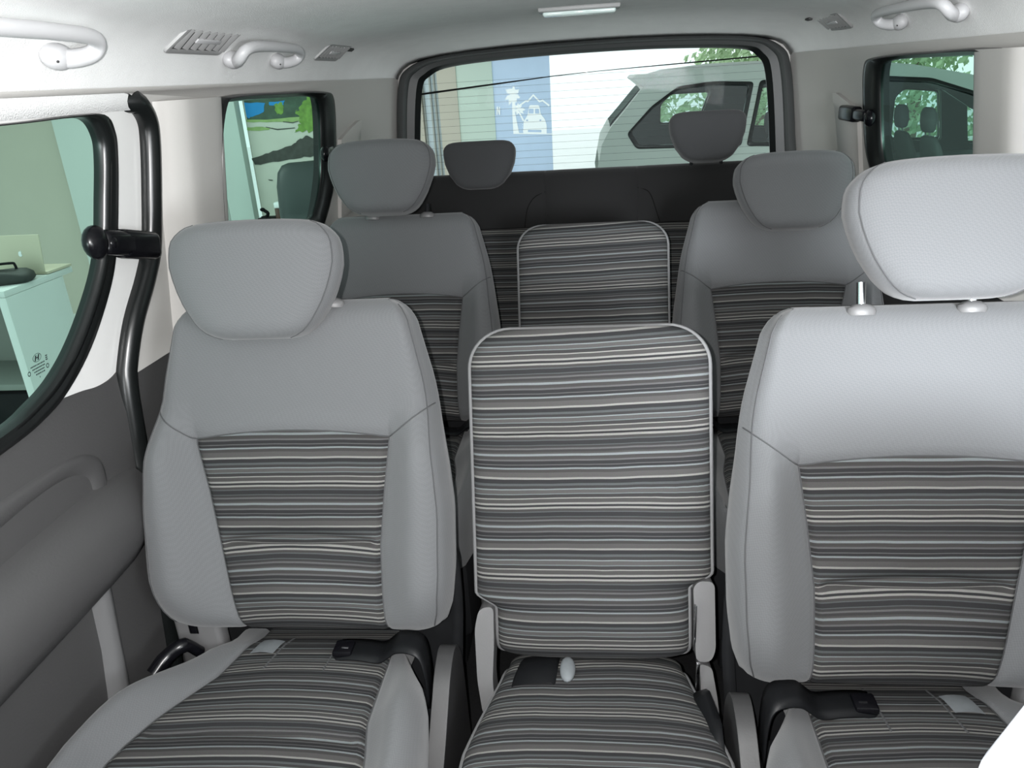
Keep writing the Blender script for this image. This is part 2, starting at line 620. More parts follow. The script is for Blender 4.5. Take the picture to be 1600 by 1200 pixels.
wq = quarter(-1, 'window_2', 'rear quarter window on the sliding door side, showroom poster beyond')
b = MB()
b.ball((-(xw(2.235, 1.145) - 0.025), 2.235, 1.145), (0.014, 0.022, 0.022))
b.box((-(xw(2.27, 1.145) - 0.022), 2.275, 1.145), (0.02, 0.07, 0.035), 0.008)
b.build('window_latch', BLK, wq)
wq = quarter(1, 'window_3', 'rear quarter window with a black latch, parked car beyond')
b = MB()
xl = xw(2.38, 1.165)
b.box((xl - 0.035, 2.42, 1.165), (0.03, 0.13, 0.042), 0.009, seg=3)
b.box((xl - 0.036, 2.33, 1.165), (0.022, 0.12, 0.030), 0.008, seg=3)
b.ball((xl - 0.03, 2.265, 1.16), (0.014, 0.024, 0.022))
b.build('window_latch', BLK, wq)

# right and front side panes (behind the camera or beyond the frame edge, they let the daylight in)
# sliding door on the left -------------------------------------------------
door = thing('door_1', 'sliding side door with big window, white painted frame and dark grey panel', None, (-0.8, 0.6, 0.06), kind='structure')
DO = Vector((-0.8, 0.6, 0.06))


def dl(Y, z, d=0.0, off=0.0):
    return (-(xw(Y, z) + 0.012 - off + d) - DO.x, Y - DO.y, z - DO.z)


GI = [tuple(p) for p in catmull([(0.15, 1.298), (0.6, 1.299), (0.987, 1.299), (1.12, 1.301), (1.175, 1.297), (1.198, 1.27), (1.198, 1.235), (1.186, 1.18), (1.168, 1.109),
                                 (1.140, 1.055), (1.079, 0.987), (1.02, 0.943), (0.956, 0.919), (0.86, 0.905), (0.5, 0.895), (0.15, 0.895), (0.09, 0.95), (0.09, 1.24)], 5, True)]
GO = [tuple(p) for p in catmull([(0.15, 1.3005), (0.6, 1.3015), (0.987, 1.3015), (1.13, 1.3045), (1.22, 1.302), (1.244, 1.275), (1.244, 1.235), (1.232, 1.17), (1.214, 1.10),
                                 (1.185, 1.037), (1.122, 0.962), (1.055, 0.912), (0.985, 0.884), (0.87, 0.872), (0.5, 0.862), (0.15, 0.862), (0.06, 0.93), (0.06, 1.27)], 5, True)]
PT = [(0.03, 0.885), (0.9, 0.885)] + [tuple(p) for p in catmull([(1.04, 0.893), (1.085, 0.886), (1.125, 0.878), (1.165, 0.878), (1.20, 0.888)], 5)]
inset = [(Y - 0.004, z) for Y, z in DOORS]
up_part = [p for p in inset if p[1] > 0.888]
lo_part = [p for p in inset if p[1] <= 0.888]
b = MB()
b.sheet([(0.03, 1.329)] + [(Y, min(z, 1.329) - 0.0001 * i) for i, (Y, z) in enumerate(up_part)] + list(reversed(PT)), [GO], lambda Y, z, d: dl(Y, z, d, 0.0), thick=0.02, grid=0.08)
b.build('door_frame', WPT, door, angle=50)
b = MB()
b.sheet(PT[:-1] + [(1.20, 0.886)] + lo_part + [(0.03, 0.07)], [[p for p in []]] if False else [], lambda Y, z, d: dl(Y, z, d, 0.012 * smooth(0.9, 0.8, z)), thick=0.02, grid=0.06)
b.build('door_panel', DGP, door, angle=50)
b = MB()
ring(b, GO, GI, [(0, 0.012), (0.0, -0.004), (0.1, -0.013), (0.4, -0.015), (0.62, -0.013), (0.68, -0.018), (0.86, -0.018), (0.95, -0.012), (1, -0.006), (1, 0.004)],
     lambda Y, z, d: dl(Y, z, d))
b.build('window_gasket', RUB, door, angle=60)
b = MB()
b.sheet(GI, [], lambda Y, z, d: dl(Y, z, -0.005), grid=0.2)
pane = b.build('window_pane', GL_SIDE, door)
# printed maker's mark low on the pane: oval badge and lines of small print
b = MB()
mc = (0.988, 0.958)


def mk(a, c):
    return Vector(dl(mc[0] + a * 0.75, mc[1] + c * 0.75, -0.0062))


def mark_quad(a0, a1, c0, c1, sl=0.0):
    h0, h1 = sl * (c0 - 0.028), sl * (c1 - 0.028)
    i = [b.vert(mk(a0 + h0, c0)), b.vert(mk(a1 + h0, c0)), b.vert(mk(a1 + h1, c1)), b.vert(mk(a0 + h1, c1))]
    b.face(i)


ov = [(0.0125 * math.cos(t * math.pi / 12), 0.0085 * math.sin(t * math.pi / 12)) for t in range(24)]
rows = [[mk(-0.0 + a * q, 0.028 + c * q) for a, c in ov] for q in (1.0, 0.88)]
b.grid(rows, 0, closed=True)
for a in (-0.0055, 0.0028):
    mark_quad(a - 0.001, a + 0.0032, 0.0225, 0.0335, 0.3)
    # the two slanted uprights of the badge letter
mark_quad(-0.0055, 0.0055, 0.0268, 0.0292, 0.3)
rnd = random.Random(3)
for k in range(4):
    a = -0.022 + 0.004 * k
    while a < 0.02 - 0.002 * k:
        w = rnd.uniform(0.0014, 0.0034)
        mark_quad(a, a + w, 0.0125 - 0.0062 * k, 0.0155 - 0.0062 * k)
        a += w + 0.0009
mark_quad(-0.001, 0.001, -0.0135, -0.0105)
for (a, c) in ((-0.028, 0.004), (0.026, 0.002)):
    rows = [[mk(a + x * q * 0.35, c + y * q * 0.6) for x, y in ov] for q in (1.0, 0.6)]
    b.grid(rows, 0, closed=True)
for k in range(3):
    mark_quad(0.023, 0.029, 0.014 + 0.004 * k, 0.0165 + 0.004 * k)
b.build('glass_mark', INK, pane, smooth=False)

# armrest: a rounded horizontal roll along the door
b = MB()
sec = [(0.0, 0.735), (-0.018, 0.728), (-0.042, 0.712), (-0.056, 0.685), (-0.060, 0.655), (-0.056, 0.625), (-0.04, 0.597), (-0.015, 0.584), (0.0, 0.588)]
rows = []
for Y, k in [(0.05, 1), (0.3, 1), (0.6, 1), (0.8, 1), (0.95, 1), (1.03, 0.95), (1.08, 0.8), (1.12, 0.6), (1.145, 0.42)]:
    rows.append([Vector(dl(Y, 0.65 + (z - 0.65) * (0.55 + 0.45 * k), d * k - 0.012 * 0, 0.012)) for d, z in sec])
b.grid(rows, 0, cap0=True, cap1=True)
b.build('armrest', DGP, door, angle=60)
# map pocket recess: raised rim and its plate
rim = catmull([(0.30, 0.775), (0.7, 0.80), (0.9, 0.805), (1.0, 0.797), (1.045, 0.777), (1.058, 0.75), (1.048, 0.70), (1.03, 0.64), (1.02, 0.60)], 6)
b = MB()
rows = []
for (Y, z) in [tuple(p) for p in rim]:
    c = (0.7, 0.62)
    dv = Vector((Y - c[0], z - c[1])).normalized()
    rows.append([Vector(dl(Y + dv.x * q, z + dv.y * q, d, 0.012)) for q, d in ((0.014, 0.002), (0.010, -0.003), (0.002, -0.006), (-0.022, -0.0035), (-0.034, 0.003))])
b.grid(rows, 0)
b.build('pocket_rim', DGP, door, angle=60)
# low vertical rib of the panel
b = MB()
rows = []
for (z, Ya, Yb) in [(0.60, 0.955, 1.0), (0.56, 0.95, 0.996), (0.48, 0.942, 0.985), (0.40, 0.925, 0.975), (0.30, 0.895, 0.965), (0.15, 0.86, 0.95)]:
    rows.append([Vector(dl(Ya, z, -0.008)), Vector(dl(Ya + 0.008, z, -0.026)), Vector(dl((Ya + Yb) / 2, z, -0.031)), Vector(dl(Yb - 0.008, z, -0.026)), Vector(dl(Yb, z, -0.008))])
b.grid(rows, 0)
b.build('panel_rib', PIPE, door, angle=50)
# black latch with a thumb lobe across the painted frame
lt = MB()
LR = Matrix.Rotation(R(-14), 3, 'X')
lt.box(dl(1.235, 1.092, -0.032), (0.034, 0.105, 0.048), 0.012, rot=LR, seg=3)
lt.box(dl(1.175, 1.107, -0.034), (0.026, 0.08, 0.040), 0.010, rot=LR, seg=3)
lat = lt.build('door_latch', BLK, door)
b = MB()
b.ball(dl(1.128, 1.118, -0.028), (0.016, 0.026, 0.027))
b.ball(dl(1.150, 1.112, -0.043), (0.006, 0.010, 0.010))
b.build('thumb_lobe', BLK, lat)

# rubber weatherstrip around the door aperture
b = MB()
SEAL = [(-(xw(1.25, 1.31) + 0.052), 1.262, 1.318), (-(xw(1.27, 1.31) + 0.036), 1.286, 1.320), (-(xw(1.27, 1.31) + 0.016), 1.304, 1.3195)] + [(-(xw(Y, z) + 0.004), Y, z) for Y, z in DOORS if Y > 1.312 or z < 1.2]
b.tube(SEAL, 0.019, 12)
tag(b.build('trim_1', RUB), kind='structure')

# left pillar cover, a shallow pressed panel between door and quarter window; twin on the right
def pillar(s, name, dy=0.0):
    b = MB()
    rows = []
    for k in range(13):
        z = 0.875 + k * (1.316 - 0.875) / 12
        row = []
        for (Y, d) in ((1.362, 0.0), (1.366, 0.007), (1.39, 0.022), (1.412, 0.031), (1.43, 0.034), (1.46, 0.033), (1.54, 0.029), (1.575, 0.026), (1.592, 0.020), (1.602, 0.004)):
            Ys = Y + dy
            row.append((s * (xw(Ys, z) - d), Ys, z))
        rows.append(row)
    b.grid(rows, 0)
    tag(b.build(name, PIL, angle=60), kind='structure')


pillar(-1, 'trim_2')
pillar(1, 'trim_3', 0.095)

# a creased moulding on each rear corner pillar
for s, nm in ((-1, 'trim_4'), (1, 'trim_5')):
    b = MB()
    rows = []
    for (Y, z) in ((2.43, 1.17), (2.5, 1.19), (2.6, 1.215), (2.63, 1.215), (2.62, 1.19), (2.6, 1.0), (2.58, 0.93), (2.43, 0.93)):
        rows.append((s * (xw(Y, z) - 0.012), Y, z))
    ct = Vector((s * (xw(2.52, 1.05) - 0.014), 2.52, 1.05))
    inner = [tuple(Vector(p) + (ct - Vector(p)) * 0.14 + Vector((-s * 0.004, 0, 0))) for p in rows]
    outer = [(p[0] + s * 0.014, p[1], p[2]) for p in rows]
    b.grid([outer, rows, inner], 0, closed=True)
    b.face(range(len(b.v) - len(rows), len(b.v)))
    tag(b.build(nm, PIL, angle=25), kind='structure')


# ------------------------------------------------------------------ seats
def captain_seat(label, loc, m, head_up, tilt=18.0, zb=0.45, width=1.0):
    """m = +1 when the aisle side is +x, -1 when it is -x"""
    root = thing('captain_seat', label, 'seat', loc, group='captain seats of the two middle rows')
    L = 0.575
    HW = [(0.0, 0.225), (0.015, 0.243), (0.05, 0.256), (0.11, 0.264), (0.22, 0.266), (0.30, 0.258), (0.366, 0.247), (0.44, 0.234), (0.507, 0.216), (0.52, 0.2125), (0.535, 0.2085), (0.55, 0.2005), (0.56, 0.1915), (0.566, 0.1835), (0.571, 0.173), (0.574, 0.162), (0.575, 0.152)]
    PI_ = [(0, 0.150), (0.07, 0.146), (0.156, 0.146), (0.25, 0.156), (0.34, 0.168), (0.6, 0.17)]
    PO = [(0, 0.105), (0.07, 0.122), (0.156, 0.136), (0.25, 0.152), (0.34, 0.172), (0.6, 0.17)]
    VT = 0.342

    def S(t, v):
        sgn = 1 if t >= 0 else -1
        inner = (sgn * m) > 0
        pb = lerp(PI_ if inner else PO, v)
        hw = lerp(HW, v)
        a = abs(t)
        arc = 0.014 * max(0, 1 - (a / 0.6) ** 2) * math.exp(-((v - VT) / 0.05) ** 2)
        u = a / 0.6 * pb if a <= 0.6 else pb + (a - 0.6) / 0.4 * (hw - pb)
        bl = 0.046 * smooth(0.42, 0.30, v) * smooth(-0.02, 0.10, v)
        w = 0.0
        if a > 0.6:
            q = (a - 0.6) / 0.4
            w += bl * smooth(0.0, 0.62, q)
            if q > 0.55:
                k = (q - 0.55) / 0.45
                w -= 0.042 * (1 - math.sqrt(max(0.0, 1 - k * k)))
        vc = 0.160 + 0.012 * (1 - (min(a, 0.6) / 0.6) ** 2)
        if a < 0.6:
            e = 1 - (a / 0.6) ** 2
            w += 0.026 * math.exp(-((v - 0.09) / 0.06) ** 2) * e
            w -= 0.012 * math.exp(-((v - vc) / 0.007) ** 2) * smooth(0.6, 0.5, a)
            w += 0.012 * e * smooth(vc, vc + 0.03, v) * smooth(VT + 0.05, VT - 0.05, v)
        if v < VT + 0.01:
            w -= 0.007 * math.exp(-((a - 0.6) / 0.018) ** 2)
        w -= 0.006 * math.exp(-((v - VT) / 0.006) ** 2) * smooth(0.63, 0.57, a)
        # round the two ends
        if v < 0.04:
            k = 1 - v / 0.04
            w -= 0.045 * (1 - math.sqrt(max(0, 1 - k * k)))
        if v > L - 0.05:
            k = (v - (L - 0.05)) / 0.05
            w -= 0.045 * (1 - math.sqrt(max(0, 1 - k * k)))
        return u * sgn * width, w, v + arc

    ts = [0, .08, .16, .24, .32, .40, .47, .52, .56, .58, .59, .60, .61, .62, .64, .68, .73, .78, .83, .87, .91, .94, .965, .985, 1.0]
    ts = [-x for x in reversed(ts[1:])] + ts
    vs = [0, .004, .01, .018, .03, .045, .06, .08, .10, .12, .135, .147, .154, .158, .161, .164, .167, .17, .173, .176, .18, .19, .21, .23, .25, .27, .29, .31, .322, .332, .338, .340, .342, .344, .348, .36, .375, .39,
          .41, .43, .45, .47, .49, .51, .525, .535, .545, .555, .563, .568, .571, .573, .574, .575]
    iv = vs.index(.342)
    rows, uvs = [], []
    for v in vs:
        row, uvr = [], []
        th = 0.105 - 0.03 * v / L
        cend = 1.0
        if v < 0.03:
            cend = math.sqrt(max(0.0, 1 - (1 - v / 0.03) ** 2))
        if v > L - 0.04:
            cend = math.sqrt(max(0.0, 1 - ((v - L + 0.04) / 0.04) ** 2))
        for t in ts:
            u, w, vv = S(t, v)
            row.append((u, -w, vv))
            k = (0.012 if v < 0.163 else 0.003) * max(0, 1 - (t / 0.6) ** 2)
            uvr.append((u, v - k if v < 0.163 else vv - k))
        ur, wr, vr = S(1.0, v)
        ul, wl, _ = S(-1.0, v)
        wb = -th * (0.5 + 0.5 * cend)
        for q, du in ((0.15, 0.004), (0.4, 0.004), (0.7, 0.0), (0.92, -0.01), (1.0, -0.03)):
            row.append((ur + du, -(wr + (wb - wr) * q), v))
            uvr.append((0, v))
        row.append((0.0, -wb, v))
        uvr.append((0, v))
        for q, du in ((1.0, -0.03), (0.92, -0.01), (0.7, 0.0), (0.4, 0.004), (0.15, 0.004)):
            row.append((ul - du, -(wl + (wb - wl) * q), v))
            uvr.append((0, v))
        rows.append(row)
        uvs.append(uvr)
    j0, j1 = ts.index(-0.6), ts.index(0.6)
    nfront = len(ts)

    def fm(i, j):
        if j0 <= j < j1 and i < iv:
            return 1
        if nfront + 3 <= j <= nfront + 6:
            return 2
        return 0
    b = MB()
    b.grid(rows, fm, closed=True, uvs=uvs, cap0=True, cap1=True)
    back = b.build('backrest', [FAB, STR, SHELL], root, angle=70)
    back.location = (0, 0, zb)
    back.rotation_euler = (R(-tilt), 0, 0)
    # seams
    b = MB()

    def seam(pts, r=0.0013):
        b.tube([(u, -w - 0.0004, v) for u, w, v in (S(t, v) for t, v in pts)], r, 5)
    for s in (-1, 1):
        seam([(s * 0.6, v) for v in vs if 0.01 <= v <= VT])
        pts = [(0.6, VT), (0.66, 0.350), (0.74, 0.362), (0.84, 0.376), (0.93, 0.387), (1.0, 0.395)]
        seam(catmull([(s * a, c) for a, c in pts], 5))
        seam([(s * 0.955, v) for v in vs if 0.012 <= v <= 0.565])
    seam([(t, VT) for t in ts if abs(t) <= 0.6])
    b.build('seam_stitching', SEAM, back)
    # headrest
    H = 0.187
    HH = [(0, 0.048), (0.002, 0.062), (0.006, 0.075), (0.012, 0.087), (0.02, 0.097), (0.03, 0.106), (0.055, 0.123), (0.09, 0.139), (0.12, 0.1465), (0.145, 0.1465), (0.16, 0.141), (0.172, 0.131), (0.181, 0.117), (0.187, 0.095)]
    b = MB()
    rows = []
    hv = [0, .002, .006, .012, .02, .03, .045, .06, .08, .10, .12, .135, .15, .16, .168, .175, .180, .184, .187]
    ang = [i * 2 * math.pi / 64 for i in range(64)]

    def HS(a, v):
        hw = lerp(HH, v)
        c, s2 = math.cos(a), math.sin(a)
        u = math.copysign(abs(c) ** 0.36, c) * hw
        cend = 1.0
        if v < 0.03:
            cend = 0.55 + 0.45 * math.sqrt(max(0, 1 - (1 - v / 0.03) ** 2))
        if v > H - 0.03:
            cend = 0.50 + 0.50 * math.sqrt(max(0, 1 - ((v - H + 0.03) / 0.03) ** 2))
        front = 0.055 * cend
        bk = 0.045 * cend * 0.9
        w = math.copysign(abs(s2) ** 0.5, s2) * (front if s2 > 0 else bk)
        if s2 > 0:
            w += 0.010 * (1 - (u / max(hw, 1e-4)) ** 2) * cend
        else:
            u *= 0.93
        crown = 0.006 * (1 - (u / 0.15) ** 2) * smooth(0.1, 0.187, v)
        return u, -w - 0.01, v + crown
    for v in hv:
        rows.append([HS(a, v) for a in ang])
    b.grid(rows, 0, closed=True, cap0=True, cap1=True)
    hr = b.build('headrest', FAB, root, angle=75)
    dv = 0.510 + head_up
    Rm = Matrix.Rotation(R(-tilt), 3, 'X')
    hr.location = Vector((0, 0, zb)) + Rm @ Vector((-m * 0.033, 0.0, dv))
    hr.rotation_euler = (R(-tilt), 0, 0)
    for s in (-1, 1):
        b = MB()
        a = 0.62
        pth = []
        for v in hv[1:-1]:
            u, y, vv = HS(a if s > 0 else math.pi - a, v)
            pth.append((u, y - 0.0003, vv))
        b.tube(pth, 0.0012, 5)
        b.build('headrest_seam', SEAM, hr)
    for s in (-1, 1):
        b = MB()
        b.tube([(s * 0.076 + m * 0.033, 0.020, L - 0.014 - dv), (s * 0.076 + m * 0.033, 0.020, 0.03)], 0.0065, 10)
        p = b.build('headrest_post', CHR if m < 0 else SHELL, hr)
        b = MB()
        rows = []
        for rr, h in ((0.0195, -0.004), (0.021, 0.001), (0.019, 0.007), (0.012, 0.0115), (0.0068, 0.0125)):
            rows.append([(math.cos(k * math.pi / 9) * rr + s * 0.076, math.sin(k * math.pi / 9) * rr * 0.8, h) for k in range(18)])
        b.grid(rows, 0, closed=True, cap0=True, cap1=True)
        g = b.build('post_guide', LGP, root)
        g.location = Vector((0, 0, zb)) + Rm @ Vector((0, 0.020, L - 0.011))
        g.rotation_euler = (R(-tilt), 0, 0)
    # cushion
    CHW = [(0.0, 0.175), (0.03, 0.205), (0.10, 0.243), (0.16, 0.262), (0.22, 0.272), (0.30, 0.277), (0.42, 0.268), (0.50, 0.25), (0.54, 0.22), (0.56, 0.18)]
    CPI = [(0, 0.155), (0.1, 0.157), (0.2, 0.16), (0.28, 0.178), (0.5, 0.19), (0.56, 0.12)]
    CPO = [(0, 0.105), (0.1, 0.125), (0.2, 0.175), (0.28, 0.205), (0.5, 0.215), (0.56, 0.14)]
    fs = [-0.06, -0.03, 0, .015, .03, .045, .06, .08, .10, .12, .14, .16, .18, .20, .22, .235, .24, .245, .26, .29, .32, .36, .40, .44, .47, .50, .52, .54, .55, .56]

    def CS(t, f):
        sgn = 1 if t >= 0 else -1
        inner = (sgn * m) > 0
        ff = max(f, 0)
        pb = lerp(CPI if inner else CPO, ff)
        hw = max(lerp(CHW, ff) - (0.018 if inner else 0.0), pb + 0.012)
        a = abs(t)
        u = a / 0.6 * pb if a <= 0.6 else pb + (a - 0.6) / 0.4 * (hw - pb)
        h = 0.018 * smooth(0.0, 0.25, f) - 0.03 * smooth(0.03, -0.06, f)
        if a > 0.6:
            q = (a - 0.6) / 0.4
            h += 0.040 * smooth(0.02, 0.2, f) * smooth(0, 0.6, q)
            if q > 0.5:
                k = (q - 0.5) / 0.5
                h -= 0.06 * (1 - math.sqrt(max(0, 1 - k * k)))
        else:
            h += 0.012 * (1 - (a / 0.6) ** 2) * smooth(0, 0.1, f)
            h -= 0.007 * math.exp(-((f - 0.24) / 0.006) ** 2) * smooth(0.6, 0.5, a)
        h -= 0.006 * math.exp(-((a - 0.6) / 0.02) ** 2)
        if f > 0.46:
            k = (f - 0.46) / 0.10
            h -= 0.07 * (1 - math.sqrt(max(0, 1 - k * k)))
        return u * sgn, -f, h
    rows, uvs = [], []
    for f in fs:
        row = [CS(t, f) for t in ts]
        uvr = [(p[0], -f * 1.0 - 0.003 * math.sin(p[0] * 12)) for p in row]
        a, z = row[-1], row[0]
        row.append((a[0] * 0.97, a[1], -0.10))
        row.append((0, a[1], -0.11))
        row.append((z[0] * 0.97, z[1], -0.10))
        rows.append(row)
        uvs.append(uvr + [(0, 0)] * 3)
    b = MB()
    b.grid(rows, lambda i, j: 1 if j0 <= j < j1 else 0, closed=True, uvs=uvs, cap0=True, cap1=True)
    cu = b.build('seat_cushion', [FAB, STR], root, angle=70)
    cu.location = (0, 0.035, 0.415)
    b = MB()
    for s in (-1, 1):
        b.tube([(p[0], p[1], p[2] + 0.0004) for p in (CS(s * 0.6, f) for f in fs if 0 <= f < 0.55)], 0.0014, 5)
    # the two short stitched lines of the buckle opening
    for t in (0.22, -0.22):
        b.tube([(p[0], p[1], p[2] + 0.0006) for p in (CS(m * (t + 0.0 * f), f) for f in (-0.02, 0, .02, .04, .06, .08, .095))], 0.0016, 5)
    b.build('cushion_seam', SEAM, cu)
    # grey cloth tag on the outer side
    b = MB()
    rows = [[Vector(CS(-m * t, f)) + Vector((0, 0, 0.002 + 0.004 * math.sin((t - 0.24) * 12))) for t in (0.25, 0.31, 0.37, 0.43, 0.47)] for f in (0.005, 0.02, 0.035, 0.05)]
    b.grid(rows, 0)
    tg = b.build('cloth_tag', TAG, cu)
    tg['label'] = 'pale grey cloth tag on the striped cushion'
    # buckle strap lying over the aisle bolster
    b = MB()
    pr = []
    for t, f, e in ((0.24, 0.035, 0.004), (0.34, 0.04, 0.010), (0.45, 0.045, 0.013), (0.56, 0.05, 0.016), (0.66, 0.052, 0.030), (0.8, 0.055, 0.040)):
        x, y, z = CS(m * t, f)
        pr.append((x, y, z + e))
    pr.append((m * 0.205, -0.062, 0.050))
    pr.append((m * 0.222, -0.068, 0.040))
    pr.append((m * 0.230, -0.078, 0.010))
    pr.append((m * 0.232, -0.085, -0.05))
    pr = catmull(pr, 4)
    rows = []
    for k, p in enumerate(pr):
        q = k / (len(pr) - 1)
        wd = 0.028 * (1 - 0.25 * smooth(0.7, 1, q))
        cr = 0.006 * math.sin(q * 9)
        rows.append([(p[0], p[1] - wd, p[2] + cr * 0.3), (p[0], p[1] - wd * 0.4, p[2] + 0.003), (p[0], p[1] + wd * 0.4, p[2] + 0.001 + cr * 0.4), (p[0], p[1] + wd, p[2] - 0.002)])
    b.grid(rows, 0)
    st = b.build('buckle_strap', WEB, cu, angle=60)
    sm = st.modifiers.new('thickness', 'SOLIDIFY')
    sm.thickness = 0.003
    b = MB()
    x, y, z = CS(m * 0.30, 0.045)
    b.box((x, y, z + 0.012), (0.034, 0.034, 0.012), 0.004, 0)
    b.box((x + m * 0.004, y - 0.004, z + 0.0184), (0.012, 0.0025, 0.001), 0.0, 1)
    b.build('belt_buckle', [BLK, CHR], cu)
    # recliner side covers, base, lever
    b = MB()
    sidep = round_poly([(-0.06, 0.04), (0.40, 0.03), (0.40, 0.20), (0.16, 0.33), (0.045, 0.425), (-0.01, 0.435), (-0.05, 0.38)], [0.03, 0.03, 0.08, 0.06, 0.03, 0.03, 0.08])
    b.sheet([(-a, c) for a, c in sidep], [], lambda a, c, d: (m * (0.240 + d), a, c), thick=0.028)
    sv = b.build('side_cover', MGP, root, angle=30)
    bv = sv.modifiers.new('round', 'BEVEL')
    bv.width = 0.008
    bv.segments = 3
    bv.limit_method = 'ANGLE'
    b = MB()
    b.box((-m * 0.205, 0.045, 0.42), (0.085, 0.035, 0.14), 0.010, seg=3)
    b.build('hinge_cover', LGP, root, angle=30)
    b = MB()
    b.box((-m * 0.208, 0.0262, 0.452), (0.018, 0.004, 0.045), 0.0015)
    b.box((-m * 0.208, 0.0238, 0.447), (0.011, 0.004, 0.03), 0.001, 1)
    b.build('hinge_slot', [CHR, BLK], root)
    b = MB()
    b.tube(catmull([(-m * 0.200, 0.015, 0.398), (-m * 0.212, -0.005, 0.430), (-m * 0.235, -0.025, 0.422), (-m * 0.250, -0.05, 0.405)], 4), [0.010] * 4 + [0.013] * 5 + [0.014] * 4, 16)
    b.build('recliner_lever', BLK, root)
    b = MB()
    b.box((0, -0.20, 0.20), (0.46, 0.50, 0.22), 0.03)
    b.box((0, -0.20, 0.05), (0.40, 0.46, 0.10), 0.01)
    b.build('seat_base', SHELL, root)
    # back shell rises behind the backrest
    b = MB()
    rows = []
    for z, w, y in ((0.02, 0.24, 0.10), (0.25, 0.25, 0.13), (0.42, 0.262, 0.15), (0.50, 0.262, 0.155), (0.56, 0.25, 0.168), (0.575, 0.22, 0.172)):
        rows.append([(-w - 0.004, y - 0.05, z), (-w + 0.006, y + 0.01, z), (0, y + 0.02, z), (w - 0.006, y + 0.01, z), (w + 0.004, y - 0.05, z)])
    b.grid(rows, 0)
    bs = b.build('back_shell', SHELL, root, angle=60)
    smd = bs.modifiers.new('thickness', 'SOLIDIFY')
    smd.thickness = 0.02
    return root


